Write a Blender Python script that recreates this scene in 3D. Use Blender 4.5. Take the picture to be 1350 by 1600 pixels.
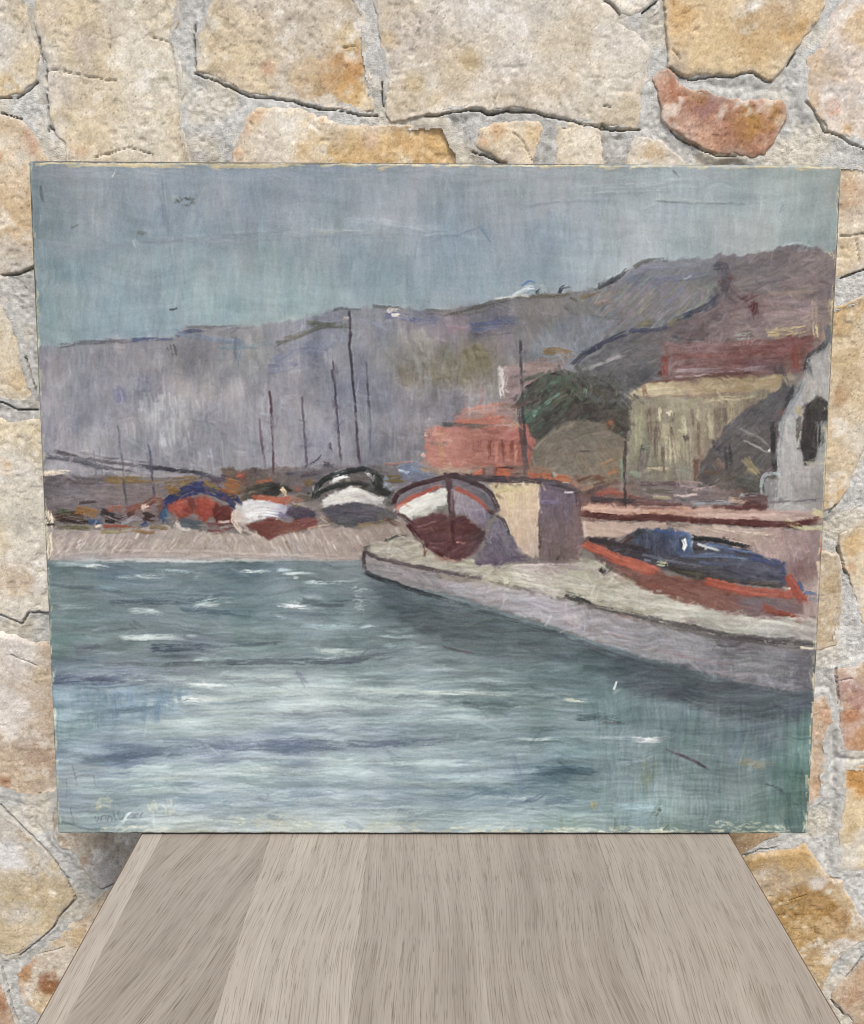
import bpy, math, random
import numpy as np
from math import radians, sin, cos, tan, pi
for o in list(bpy.data.objects): bpy.data.objects.remove(o)
scn = bpy.context.scene
COL = scn.collection

# ------------------------------------------------------------------ camera
PITCH, YAW, ROLL, FPX = 0.2190, 0.0069, 0.0044, 1350.0
CAM = np.array([-0.0063, -0.5669, 0.3690])
def cam_axes():
    cy, sy = cos(YAW), sin(YAW)
    f = np.array([sy*cos(PITCH), cy*cos(PITCH), -sin(PITCH)])
    r = np.array([cy, -sy, 0.0]); u = np.cross(r, f)
    c, s = cos(ROLL), sin(ROLL)
    return r*c+u*s, -r*s+u*c, f
CR, CU, CF = cam_axes()
cam = bpy.data.cameras.new('camera'); cam_o = bpy.data.objects.new('camera', cam); COL.objects.link(cam_o)
import mathutils
cam_o.matrix_world = mathutils.Matrix(((CR[0], CU[0], -CF[0], CAM[0]), (CR[1], CU[1], -CF[1], CAM[1]), (CR[2], CU[2], -CF[2], CAM[2]), (0, 0, 0, 1)))
cam.sensor_fit = 'VERTICAL'; cam.sensor_height = 36.0; cam.lens = 36.0*FPX/1600.0
cam.clip_start = 0.01; cam.clip_end = 500
scn.camera = cam_o
scn.cycles.pixel_filter_type = 'BLACKMAN_HARRIS'; scn.cycles.filter_width = 1.05

# ------------------------------------------------------------------ daylight
SUN_EL, SUN_AZ = radians(58), radians(16)      # azimuth measured from the wall's normal, negative = from the left
world = bpy.data.worlds.new('World'); scn.world = world; world.use_nodes = True
nt = world.node_tree; bg = nt.nodes['Background']
sky = nt.nodes.new('ShaderNodeTexSky'); sky.sky_type = 'NISHITA'; sky.sun_disc = False
sky.sun_elevation = SUN_EL; sky.sun_rotation = pi + SUN_AZ*-1.0
sky.air_density = 1.0; sky.dust_density = 1.6; sky.ozone_density = 1.0
nt.links.new(sky.outputs[0], bg.inputs[0]); bg.inputs[1].default_value = 0.06
sun = bpy.data.lights.new('sun', 'SUN'); sun.energy = 1.5; sun.angle = radians(20); sun.color = (1.0, 0.95, 0.87)
sun_o = bpy.data.objects.new('sun', sun); COL.objects.link(sun_o)
sd_dir = mathutils.Vector((sin(SUN_AZ)*cos(SUN_EL), -cos(SUN_AZ)*cos(SUN_EL), sin(SUN_EL)))
sun_o.rotation_euler = sd_dir.to_track_quat('Z', 'Y').to_euler(); sun_o.location = sd_dir*5
vs = scn.view_settings; vs.view_transform = 'Standard'; vs.look = 'None'; vs.gamma = 1.0; vs.exposure = 1.53
vs.use_curve_mapping = False

# ------------------------------------------------------------------ helpers
rng = np.random.default_rng(11); random.seed(5)
KA = 0.625; KS = 0.83                                     # display colour -> pigment reflectance
def lin(c):
    c = np.clip(np.asarray(c, float)/255.0, 0, 1)
    return np.where(c <= 0.04045, c/12.92, ((c+0.055)/1.055)**2.4)
def sstep(a, b, x):
    t = np.clip((x-a)/(b-a), 0, 1); return t*t*(3-2*t)
_T = rng.random((256, 256)).astype(np.float32)
def vnoise(x, y, ox=0.0, oy=0.0):
    x = np.asarray(x)+ox; y = np.asarray(y)+oy
    xi = np.floor(x).astype(int); yi = np.floor(y).astype(int); fx = x-xi; fy = y-yi
    fx = fx*fx*fx*(fx*(fx*6-15)+10); fy = fy*fy*fy*(fy*(fy*6-15)+10)
    a = _T[yi & 255, xi & 255]; b = _T[yi & 255, (xi+1) & 255]; c = _T[(yi+1) & 255, xi & 255]; d = _T[(yi+1) & 255, (xi+1) & 255]
    return (a*(1-fx)+b*fx)*(1-fy)+(c*(1-fx)+d*fx)*fy
def fbm(x, y, o=4, off=0.0, gain=0.5):
    s = 0; a = 1; t = 0
    for k in range(o):
        s = s+a*vnoise(x*2**k, y*2**k, off+17.3*k, off*1.7+9.1*k); t += a; a *= gain
    return s/t
def poly_sd(P, X, Y):
    """signed distance to polygon P, positive inside"""
    P = np.asarray(P, float); n = len(P)
    d = np.full(X.shape, 1e18); ins = np.zeros(X.shape, bool)
    for i in range(n):
        ax, ay = P[i]; bx, by = P[(i+1) % n]; ex, ey = bx-ax, by-ay
        L = ex*ex+ey*ey+1e-18
        t = np.clip(((X-ax)*ex+(Y-ay)*ey)/L, 0, 1)
        d = np.minimum(d, (X-ax-t*ex)**2+(Y-ay-t*ey)**2)
        c = (ay > Y) != (by > Y)
        if abs(ey) > 1e-15: ins ^= c & (X < (bx-ax)*(Y-ay)/ey+ax)
    return np.where(ins, 1, -1)*np.sqrt(d)
def line_d(P, X, Y):
    d = np.full(X.shape, 1e18); P = np.asarray(P, float)
    for (ax, ay), (bx, by) in zip(P[:-1], P[1:]):
        ex, ey = bx-ax, by-ay; L = ex*ex+ey*ey+1e-18
        t = np.clip(((X-ax)*ex+(Y-ay)*ey)/L, 0, 1)
        d = np.minimum(d, (X-ax-t*ex)**2+(Y-ay-t*ey)**2)
    return np.sqrt(d)
def link(name, me, mat=None, parent=None, loc=(0, 0, 0)):
    o = bpy.data.objects.new(name, me); COL.objects.link(o); o.location = loc
    if mat: me.materials.append(mat)
    if parent: o.parent = parent
    return o
def mesh_np(name, V, F, col=None, smooth=True):
    me = bpy.data.meshes.new(name); V = np.ascontiguousarray(V, np.float32); F = np.ascontiguousarray(F, np.int32)
    me.vertices.add(len(V)); me.vertices.foreach_set('co', V.ravel())
    me.loops.add(F.size); me.loops.foreach_set('vertex_index', F.ravel())
    me.polygons.add(len(F)); me.polygons.foreach_set('loop_start', np.arange(len(F), dtype=np.int32)*4)
    me.polygons.foreach_set('use_smooth', np.full(len(F), smooth))
    if col is not None:
        a = me.color_attributes.new('Col', 'FLOAT_COLOR', 'POINT')
        a.data.foreach_set('color', np.concatenate([col, np.ones((len(V), 1))], 1).astype(np.float32).ravel())
    me.update(calc_edges=True); return me
def grid_faces(keep):
    """quads of a height-field grid whose four corners are kept; returns (vertex order mask, faces)"""
    h, w = keep.shape
    q = keep[:-1, :-1] & keep[1:, :-1] & keep[:-1, 1:] & keep[1:, 1:]
    used = np.zeros_like(keep); used[:-1, :-1] |= q; used[1:, :-1] |= q; used[:-1, 1:] |= q; used[1:, 1:] |= q
    idx = np.full(keep.shape, -1, np.int64); idx[used] = np.arange(used.sum())
    F = np.stack([idx[:-1, :-1][q], idx[:-1, 1:][q], idx[1:, 1:][q], idx[1:, :-1][q]], 1)
    return used, F
def boxes(name, bl, mat, parent=None, loc=(0, 0, 0), bev=0.0):
    """one mesh of bevelled boxes (x0,x1,y0,y1,z0,z1)"""
    import bmesh
    bm = bmesh.new()
    for x0, x1, y0, y1, z0, z1 in bl:
        r = bmesh.ops.create_cube(bm, size=1)
        for v in r['verts']:
            v.co = ((x0+x1)/2+v.co.x*(x1-x0), (y0+y1)/2+v.co.y*(y1-y0), (z0+z1)/2+v.co.z*(z1-z0))
    if bev: bmesh.ops.bevel(bm, geom=list(bm.edges), offset=bev, segments=2, profile=0.6, affect='EDGES')
    me = bpy.data.meshes.new(name); bm.to_mesh(me); bm.free()
    return link(name, me, mat, parent, loc)
def thing(name, label, cat, loc=(0, 0, 0)):
    o = bpy.data.objects.new(name, None); COL.objects.link(o); o.location = loc; o.empty_display_size = 0.05
    o['label'] = label; o['category'] = cat; return o
def mat(name):
    m = bpy.data.materials.new(name); m.use_nodes = True
    return m, m.node_tree.nodes, m.node_tree.links, m.node_tree.nodes['Principled BSDF']
def node(N, t, **kw):
    n = N.new(t)
    for k, v in kw.items():
        if k in n.inputs: n.inputs[k].default_value = v
        else: setattr(n, k, v)
    return n
def ramp(N, pts):
    r = N.new('ShaderNodeValToRGB'); e = r.color_ramp.elements
    while len(e) < len(pts): e.new(0.5)
    for el, (p, c) in zip(e, pts): el.position = p; el.color = (*c, 1) if len(c) == 3 else c
    return r
def g(v): return (v, v, v)

# ================================================================== THE PICTURE: pigment laid on in strokes
#PAINT-BEGIN
GW, GH = 960, 829
PW, PH = 0.55, 0.4747
def homog(src, dst):
    A = []
    for (x, y), (u, v) in zip(src, dst):
        A += [[x, y, 1, 0, 0, 0, -u*x, -u*y], [0, 0, 0, x, y, 1, -v*x, -v*y]]
    h = np.linalg.solve(np.array(A, float), np.array(dst, float).ravel()); return np.append(h, 1).reshape(3, 3)
HQ = homog([(45, 254), (1316, 259), (1262, 1306), (90, 1304)], [(0, 0), (GW-1, 0), (GW-1, GH-1), (0, GH-1)])
HI = np.linalg.inv(HQ)
def Q(p):
    p = np.asarray(p, float); h = np.c_[p, np.ones(len(p))] @ HQ.T; return h[:, :2]/h[:, 2:]
def QI(x, y):
    d = HI[2, 0]*x+HI[2, 1]*y+HI[2, 2]
    return (HI[0, 0]*x+HI[0, 1]*y+HI[0, 2])/d, (HI[1, 0]*x+HI[1, 1]*y+HI[1, 2])/d
SC = 0.79
C = np.zeros((GH, GW, 3), np.float32); C[:] = (126, 117, 115)
HT = np.zeros((GH, GW), np.float32)
R = random.Random(3)
def _brist(seed, sm):
    r = np.random.default_rng(seed); b = r.random((512, 1024)).astype(np.float32)
    c = np.cumsum(np.concatenate([b, b[:, :sm]], 1), 1); b = c[:, sm:]-c[:, :-sm]
    b = (b-b.min())/(b.max()-b.min()); o = np.argsort(np.argsort(b.ravel())).reshape(b.shape)
    b = (o/b.size).astype(np.float32)
    b = 0.5*b+0.3*np.roll(b, 1, 0)+0.2*np.roll(b, 2, 0); o = np.argsort(np.argsort(b.ravel())).reshape(b.shape); return (o/b.size).astype(np.float32)
BR1 = _brist(1, 26); BR2 = _brist(2, 70)
def smooth_pts(P):
    if len(P) < 3: return P
    P = np.vstack([2*P[0]-P[1], P, 2*P[-1]-P[-2]]); out = []
    for i in range(1, len(P)-2):
        a, b, c, d = P[i-1], P[i], P[i+1], P[i+2]
        for t in np.linspace(0, 1, 5)[:-1]:
            out.append(0.5*(2*b+(c-a)*t+(2*a-5*b+4*c-d)*t*t+(3*b-a-3*c+d)*t**3))
    out.append(P[-2]); return np.array(out)
def S(pts, w, col, a=0.92, dry=0.3, var=7, taper=0.12, hgt=1.0, soft=1.1, clip=None, grid=False):
    P = np.asarray(pts, float) if grid else smooth_pts(Q(pts))
    w = (w+1.0)*(1 if grid else SC); m = w*0.7+2
    x0 = max(int(P[:, 0].min()-m), 0); x1 = min(int(P[:, 0].max()+m)+2, GW); y0 = max(int(P[:, 1].min()-m), 0); y1 = min(int(P[:, 1].max()+m)+2, GH)
    if x1 <= x0 or y1 <= y0: return
    Y, X = np.mgrid[y0:y1, x0:x1].astype(np.float32)
    D = np.full(X.shape, 1e9, np.float32); T = np.zeros_like(D); SS = np.zeros_like(D); L = 0.0; n = len(P)-1
    for i in range(n):
        ax, ay = P[i]; ex, ey = P[i+1]-P[i]; l = math.hypot(ex, ey)
        if l < 1e-6: continue
        ex /= l; ey /= l; t = (X-ax)*ex+(Y-ay)*ey; s = -(X-ax)*ey+(Y-ay)*ex
        lo = -1e9 if i == 0 else 0; hi = 1e9 if i == n-1 else l
        tc = np.clip(t, lo, hi); dd = s*s+(t-tc)**2
        k = dd < D; D[k] = dd[k]; T[k] = tc[k]+L; SS[k] = s[k]; L += l
    of, ot = R.randrange(512), R.randrange(1024)
    si = (np.round(SS*1.25).astype(int)+of) & 511; ti = T.astype(int)+ot & 1023
    b = BR1[si, ti]; b2 = BR2[(np.round(SS*0.9).astype(int)+of+77) & 511, ti]
    e = np.clip((w/2-np.sqrt(D)+(b2-0.5)*w*0.16)/soft+0.5, 0, 1)
    tt = np.clip(T/max(L, 1), 0, 1)
    cov = np.clip((b-dry*(0.3+0.7*tt))*3.2+0.5, 0, 1)
    tp = taper*L+1.0
    end = np.clip((L+w*0.15-T+(b2-0.5)*min(w*1.4, L*0.5))/tp, 0, 1)*np.clip((T+w*0.15+(b-0.5)*w*0.5)/(tp*0.4), 0, 1)
    al = a*e*cov*end
    if clip is not None: al = al*clip[y0:y1, x0:x1]
    al = al[..., None]
    col = np.asarray(col, np.float32)
    if not grid:      # a laid-on touch stands out a little from what it covers
        wsum = al.sum()+1e-6; und = (C[y0:y1, x0:x1]*al).sum((0, 1))/wsum; col = und+(col-und)*1.22
    cc = col+((b2-0.5)*2.2*var+(b-0.5)*var*2.0)[..., None]
    C[y0:y1, x0:x1] = C[y0:y1, x0:x1]*(1-al)+cc*al
    al = al[..., 0]
    HT[y0:y1, x0:x1] = HT[y0:y1, x0:x1]*(1-al*0.8)+al*hgt*(0.25+0.9*b*(0.5+0.5*b2))
GY, GX = np.mgrid[0:GH, 0:GW].astype(np.float32)
PXx, PXy = QI(GX, GY)
JN = (fbm(GX/9, GY/9, 3, 3.3)-0.5)
def mask(poly, soft=1.2, jit=5.0):
    P = Q(poly); x0, y0 = np.maximum(P.min(0)-8, 0).astype(int); x1, y1 = np.minimum(P.max(0)+9, (GW, GH)).astype(int)
    M = np.zeros((GH, GW), np.float32); MC = M.copy()
    if x1 > x0 and y1 > y0:
        sd = poly_sd(P, GX[y0:y1, x0:x1], GY[y0:y1, x0:x1])
        sd = sd+JN[y0:y1, x0:x1]*jit
        M[y0:y1, x0:x1] = np.clip(sd/soft+0.5, 0, 1); MC[y0:y1, x0:x1] = np.clip((sd+soft*0.8)/(soft*1.6)+0.4, 0, 1)
    return M, MC
def idw(ctrl, x, y, p=3.0):
    x = np.asarray(x, float); y = np.asarray(y, float); s = 0; t = 0
    for cx, cy, c in ctrl:
        w = 1/((x-cx)**2+((y-cy)*1.5)**2+60.0)**(p/2); s = s+w[..., None]*np.asarray(c, float); t = t+w
    return s/t[..., None]
def up(A, sh):
    h, w = sh; yy = np.clip(np.arange(h)/6.0, 0, A.shape[0]-1.001); xx = np.clip(np.arange(w)/6.0, 0, A.shape[1]-1.001)
    yi = yy.astype(int); xi = xx.astype(int); fy = (yy-yi)[:, None, None]; fx = (xx-xi)[None, :, None]
    a = A[yi][:, xi]; b = A[yi][:, xi+1]; c = A[yi+1][:, xi]; d = A[yi+1][:, xi+1]
    return (a*(1-fx)+b*fx)*(1-fy)+(c*(1-fx)+d*fx)*fy
def region(poly, ctrl, ang, L, w, n, jit=6, a=0.45, dry=0.35, base=0.95, soft=3.2, ejit=9.0, angj=8, hue=3, var=10, hgt=0.9, lift=0):
    """a patch of paint: underpainting in the colours of the control points, then many brush strokes over it"""
    M, MC = mask(poly, soft, ejit)
    if base > 0:
        B = up(idw(ctrl, PXx[::6, ::6], PXy[::6, ::6]), (GH, GW)); al = (M*base)[..., None]
        C[:] = C*(1-al)+B*al
    P = np.asarray(poly, float); lo, hi = P.min(0), P.max(0); done = 0
    for k in range(n*4):
        if done >= n: break
        x = R.uniform(lo[0], hi[0]); y = R.uniform(lo[1], hi[1]); q = Q([(x, y)])[0]; i, j = int(q[1]), int(q[0])
        if not (0 <= i < GH and 0 <= j < GW) or M[i, j] < 0.5: continue
        done += 1; A = radians((ang(x, y) if callable(ang) else ang)+R.gauss(0, angj)); l = L*R.uniform(0.5, 1.4)
        v = R.gauss(0, jit)+lift; c = idw(ctrl, np.array(x), np.array(y))+np.array([v+R.gauss(0, hue), v+R.gauss(0, hue*0.6), v+R.gauss(0, hue)])
        dx, dy = cos(A)*l/2, sin(A)*l/2; bow = R.gauss(0, 0.05)*l
        p = Q([(x-dx, y-dy), (x-dy/l*bow, y+dx/l*bow), (x+dx, y+dy)])
        S(p, w*SC*R.uniform(0.6, 1.35), c, a, dry, var, 0.3, hgt, 1.6, MC, True)
def dabs(x, y, rx, ry, n, ang, col, jit=8, a=0.8, L=10, w=3.5, dry=0.35, hgt=1.0):
    for k in range(n):
        t = R.uniform(0, 2*pi); r = math.sqrt(R.random()); A = radians(ang+R.gauss(0, 12)); l = L*R.uniform(0.5, 1.3)
        px, py = x+rx*r*cos(t), y+ry*r*sin(t); v = R.gauss(0, jit)
        S([(px-cos(A)*l/2, py-sin(A)*l/2), (px+cos(A)*l/2, py+sin(A)*l/2)], w*R.uniform(0.6, 1.3), np.asarray(col)+v, a, dry, 6, 0.25, hgt)
#STROKES-BEGIN
# ---- sky
SKY = [(60,270,(122,132,136)),(150,280,(133,141,148)),(250,290,(138,147,156)),(350,290,(138,147,157)),(500,285,(137,146,155)),(650,290,(140,147,153)),(800,285,(145,151,153)),(950,280,(144,150,151)),(1100,280,(151,159,159)),(1250,275,(154,161,155)),(1305,280,(138,146,140)),
 (60,350,(118,130,134)),(150,360,(133,144,150)),(270,340,(135,146,156)),(430,340,(139,145,155)),(600,330,(140,145,153)),(750,330,(143,148,154)),(900,330,(149,157,160)),(1050,320,(155,165,168)),(1200,330,(157,164,161)),(1295,340,(142,153,149)),
 (70,430,(127,145,149)),(180,420,(133,148,153)),(300,400,(136,153,158)),(430,400,(140,156,159)),(560,390,(134,150,158)),(700,380,(132,147,160)),(850,380,(143,153,163)),(1000,370,(154,162,165)),(1150,370,(159,164,162)),(1285,375,(145,155,151)),
 (70,500,(130,148,150)),(200,490,(137,157,165)),(330,480,(140,161,164)),(450,470,(143,163,164)),(600,460,(138,156,160)),(720,450,(136,152,161)),(850,430,(146,158,167)),(950,420,(154,164,168)),(80,535,(138,153,153)),(200,522,(139,157,167))]
SKY = [(x, y, tuple(v+4 for v in c)) for x, y, c in SKY]
region([(30,240),(1330,240),(1330,400),(1200,420),(900,490),(500,520),(30,570)], SKY, 88, 70, 13, 1500, 3.5, 0.34, 0.4, hue=2.5, var=4, hgt=0.5)
region([(30,240),(1330,240),(1330,280),(30,285)], SKY, 2, 60, 9, 160, 4, 0.35, 0.4, base=0, hue=2.5, hgt=0.5)
for k in range(420):     # dry vertical streaks
    x = R.uniform(60, 1290); y = R.uniform(290, 500-(x > 600)*0.12*(x-600)); l = R.uniform(18, 50); v = R.gauss(3, 9)
    S([(x, y-l/2), (x+R.gauss(0, 3), y+l/2)], R.uniform(2, 6), idw(SKY, np.array(x), np.array(y))+v, 0.3, 0.5, 4, 0.3, 0.7)
S([(300,382),(420,375),(520,368),(640,372)], 9, (142,150,158), 0.5, 0.5); S([(345,372),(420,366),(470,362)], 7, (132,140,150), 0.5, 0.5)
S([(540,348),(600,352),(650,360),(700,362)], 9, (150,160,168), 0.6, 0.45); S([(480,362),(520,366),(600,366)], 5, (152,158,155), 0.5, 0.5); S([(660,374),(700,370),(760,378)], 7, (150,163,170), 0.5, 0.45)
S([(220,380),(300,377),(385,370)], 6, (128,136,144), 0.5, 0.5); S([(60,382),(140,390),(210,384)], 7, (138,143,152), 0.4, 0.5)
S([(750,355),(772,385)], 5, (108,128,155), 0.5, 0.5); S([(748,358),(700,372),(650,372)], 3, (120,132,150), 0.4, 0.5)
S([(900,300),(1000,296),(1060,288),(1130,292)], 12, (160,168,168), 0.5, 0.5); S([(1000,330),(1040,312),(1080,318),(1160,322),(1230,312)], 6, (166,172,170), 0.55, 0.45); S([(940,310),(990,302),(1050,300)], 5, (142,148,150), 0.5, 0.5)
S([(1020,316),(1090,320),(1180,320)], 2, (125,132,135), 0.6, 0.4); S([(1100,300),(1120,290),(1150,296)], 14, (158,168,172), 0.5, 0.5); S([(820,325),(900,315),(960,318)], 4, (135,142,150), 0.5, 0.5)
for x, y, h, c in ((254,310,55,(118,132,148)),(258,345,40,(118,130,146)),(1300,400,40,(135,150,150)),(1010,372,40,(168,176,176)),(1040,378,30,(170,178,178)),(1075,365,50,(170,172,164)),(860,360,60,(135,148,164)),(925,350,60,(158,166,172)),(1120,360,50,(166,170,166)),(885,365,50,(140,152,166)),(640,430,60,(126,144,156)),(520,420,60,(146,162,164)),(700,430,60,(132,150,162))):
    S([(x, y-h/2), (x+1, y+h/2)], 10, c, 0.45, 0.5)
dabs(290,318,19,7,26,20,(96,98,92),14,0.5,6,1.8,0.2); dabs(272,314,6,4,10,60,(150,158,152),6,0.5,6,2)
S([(300,330),(316,305),(322,295)], 7, (150,156,156), 0.45, 0.4); S([(315,335),(300,362)], 10, (128,133,150), 0.4, 0.4)
S([(175,280),(180,270)], 3, (200,205,205), 0.8); S([(112,360),(125,354)], 3, (100,100,95), 0.6); S([(215,366),(230,368)], 4, (110,110,100), 0.5); S([(210,378),(216,392)], 5, (170,182,185), 0.7); S([(265,487),(280,484)], 2.5, (70,74,74), 0.7); S([(66,295),(67,320)], 3, (85,92,100), 0.6)
S([(1050,270),(1060,276)], 3, (110,110,115), 0.6); S([(1218,335),(1225,322)], 2, (120,128,130), 0.5); S([(1220,386),(1240,382),(1272,388)], 2.5, (175,185,185), 0.7)
# ---- hills
HILL = [(80,580,(136,135,141)),(70,640,(147,145,152)),(130,600,(144,143,151)),(200,570,(137,135,141)),(230,620,(136,135,146)),(300,560,(131,128,131)),(300,620,(150,147,150)),(260,660,(162,160,162)),(340,600,(142,141,144)),(390,560,(146,145,143)),(330,680,(139,138,144)),(400,680,(150,149,155)),(460,600,(138,135,144)),(480,535,(128,131,144)),(450,650,(153,151,157)),(500,690,(146,143,153)),(560,600,(131,133,145)),(580,535,(136,138,146)),(640,560,(129,128,124)),(700,570,(122,118,103)),(740,565,(121,117,97)),(720,640,(125,124,133)),(620,640,(127,129,140)),(600,700,(122,122,131)),(100,690,(142,140,148)),(180,690,(148,146,152)),
 (660,500,(115,118,132)),(760,510,(104,107,120)),(700,515,(125,118,128)),(850,490,(119,114,114)),(800,540,(129,124,130)),(900,515,(119,120,127)),(860,560,(124,130,140)),(940,480,(120,116,118)),(1000,480,(121,118,122)),(1050,430,(117,118,128)),(1000,440,(115,116,128)),(1080,460,(123,119,121)),(1000,530,(108,106,110))]
LH = [(30,548),(90,543),(120,537),(200,534),(270,530),(275,520),(290,513),(350,515),(400,512),(430,508),(480,500),(520,487),(560,484),(600,487),(640,487),(700,487),(730,483),(770,475),(800,468),(830,465),(870,462),(900,460),(935,450),(960,435),(990,420),(1010,412),(1040,408),(1100,408),(1120,402),(1150,402),(1150,640),(900,700),(820,760),(30,765)]
def hang(x, y): return 88 if x < 640 or y > 560 else (20 if y < 500 and x < 800 else (-45 if x > 930 else 80))
region(LH, HILL, hang, 42, 10, 1500, 6, 0.42, 0.4, hue=3, var=6, ejit=7)
for k in range(330):
    x = R.uniform(65, 740); y = R.uniform(560, 725); l = R.uniform(15, 42); v = R.gauss(6, 12)
    S([(x, y-l/2), (x+R.gauss(0, 3), y+l/2)], R.uniform(2, 5), idw(HILL, np.array(x), np.array(y))+v, 0.35, 0.55, 5, 0.3, 0.8)
for k in range(60):
    x = R.gauss(255, 22); y = R.uniform(625, 700); l = R.uniform(15, 40)
    S([(x, y-l/2), (x+2, y+l/2)], R.uniform(2, 5), (176+R.gauss(0, 8),)*3, 0.4, 0.5, 5)
for k in range(90):      # slanting strokes on the upper right hill
    x = R.uniform(930, 1130); y = 440+R.uniform(0, 90); l = R.uniform(18, 38)
    if y > 560-(x-930)*0.35: continue
    S([(x-l*0.36, y+l*0.36), (x+l*0.36, y-l*0.36)], R.uniform(2, 4), (132+R.gauss(0, 12), 130+R.gauss(0, 10), 136+R.gauss(0, 10)), 0.5, 0.45)
for p, w, c in (([(90,544),(120,538),(160,536),(205,535)],6,(98,98,103)),([(205,534),(240,533),(272,531)],5,(84,92,125)),([(275,527),(295,520),(325,519)],5,(88,92,118)),([(290,513),(340,514),(400,513)],4,(120,118,122)),([(430,540),(470,527),(500,515),(535,510)],9,(106,105,96)),([(480,508),(520,511),(550,512)],8,(98,98,86)),([(520,487),(545,484),(565,486)],4,(95,98,100)),
 ([(270,520),(300,527),(340,533),(390,540)],7,(120,132,148)),([(340,545),(380,545),(430,535)],5,(122,138,145)),([(370,530),(372,570)],9,(108,118,132)),([(268,545),(272,562)],14,(98,94,92)),([(185,610),(190,630)],16,(122,122,150)),([(430,565),(470,545),(510,548)],16,(122,128,148)),([(420,580),(470,570)],12,(118,122,145)),
 ([(600,495),(640,500),(660,505),(690,500)],9,(98,106,136)),([(640,502),(655,507)],7,(62,74,125)),([(560,500),(590,510),(600,530)],12,(130,134,150)),([(580,482),(600,483),(630,485)],5,(98,95,92)),([(605,488),(622,492)],8,(190,182,178)),([(612,496),(624,496)],4,(220,212,205)),([(535,500),(545,500)],5,(200,180,170)),
 ([(660,488),(720,492),(760,484),(800,470)],9,(104,103,104)),([(690,497),(720,490),(760,478),(800,468)],5,(84,84,80)),([(735,515),(770,508),(810,502)],12,(82,93,128)),([(700,518),(730,520)],12,(132,112,124)),([(740,525),(790,520),(830,512)],8,(104,102,112)),
 ([(800,468),(830,466),(870,466),(905,460)],5,(98,90,78)),([(905,466),(930,460),(960,452)],6,(112,94,66)),([(935,450),(955,440),(980,425)],8,(58,60,66)),([(990,419),(1012,410),(1040,408)],6,(92,92,86)),([(930,478),(955,472)],6,(150,126,120)),([(1000,418),(1060,420),(1100,416)],9,(118,120,135)),([(980,440),(1000,432)],10,(110,116,134)),([(1020,440),(1060,438),(1110,428)],9,(110,112,132))):
    S(p, w, c, 0.72, 0.42)
S([(800,465),(815,457),(828,452)], 4, (196,204,206), 0.75, 0.3, hgt=1.4); S([(817,452),(833,451)], 6, (204,210,214), 0.8, 0.3, hgt=1.4); S([(814,448),(826,441),(838,446)], 3, (110,135,180), 0.8); S([(770,470),(800,465),(830,464)], 3, (205,202,190), 0.7, 0.5); S([(845,450),(850,462)], 6, (165,175,172), 0.8); S([(836,461),(843,458)], 5, (70,82,82), 0.9)
S([(873,461),(877,453),(884,450)], 6, (66,72,84), 0.8, 0.3); S([(880,453),(890,451)], 3, (82,88,96), 0.7); S([(890,470),(902,474)], 5, (82,88,72), 0.8); S([(880,482),(890,490)], 2.5, (86,84,84), 0.6)
S([(1068,440),(1080,432)], 3, (165,168,178), 0.7); S([(920,495),(960,500),(975,502)], 3, (96,96,100), 0.5)
# olive patches, blue mist
for x, y, rx, ry, c in ((655,545,22,25,(140,138,130)),(700,582,45,22,(116,112,92)),(745,563,20,16,(114,110,84)),(640,590,20,16,(120,116,104))): dabs(x,y,rx,ry,28,75,c,5,0.5,20,7,0.4)
region([(830,535),(860,515),(900,500),(950,498),(940,540),(880,565),(835,575)], [(860,560,(124,131,141)),(900,520,(118,124,136))], 85, 26, 8, 90, 5, 0.5, 0.4, base=0.5, soft=5)
dabs(750,628,3,14,5,88,(128,100,105),5,0.6,18,3)
# dark middle hill
DH = [(880,600),(905,572),(930,553),(960,536),(1000,524),(1050,514),(1062,540),(1040,575),(1010,600),(990,615),(960,605),(930,592)]
region(DH, [(930,570,(96,96,102)),(980,560,(100,98,103)),(1000,590,(82,82,88)),(1030,540,(104,98,102)),(960,598,(88,88,92))], -30, 34, 7, 170, 7, 0.5, 0.4, var=7)
S([(920,578),(945,568),(975,556)], 4, (158,155,158), 0.6, 0.55); S([(920,575),(960,560),(990,548)], 3, (146,145,148), 0.5, 0.6); S([(985,560),(1010,556),(1030,552)], 5, (140,124,128), 0.6, 0.5)
for p, w, c in (([(895,572),(915,552),(945,541)],8,(66,68,84)),([(905,555),(930,545),(960,530),(985,520)],7,(64,67,90)),([(985,519),(1010,518),(1030,515)],8,(66,69,96)),([(1000,520),(1050,514)],5,(78,78,100))): S(p, w, c, 0.8, 0.35)
S([(850,552),(870,551),(888,556)], 12, (122,98,62), 0.75, 0.35); S([(840,565),(870,560),(900,556)], 5, (128,108,92), 0.6, 0.45); S([(1000,508),(1015,507)], 8, (116,108,82), 0.7); S([(1030,512),(1036,500)], 6, (140,146,150), 0.6)
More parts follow.
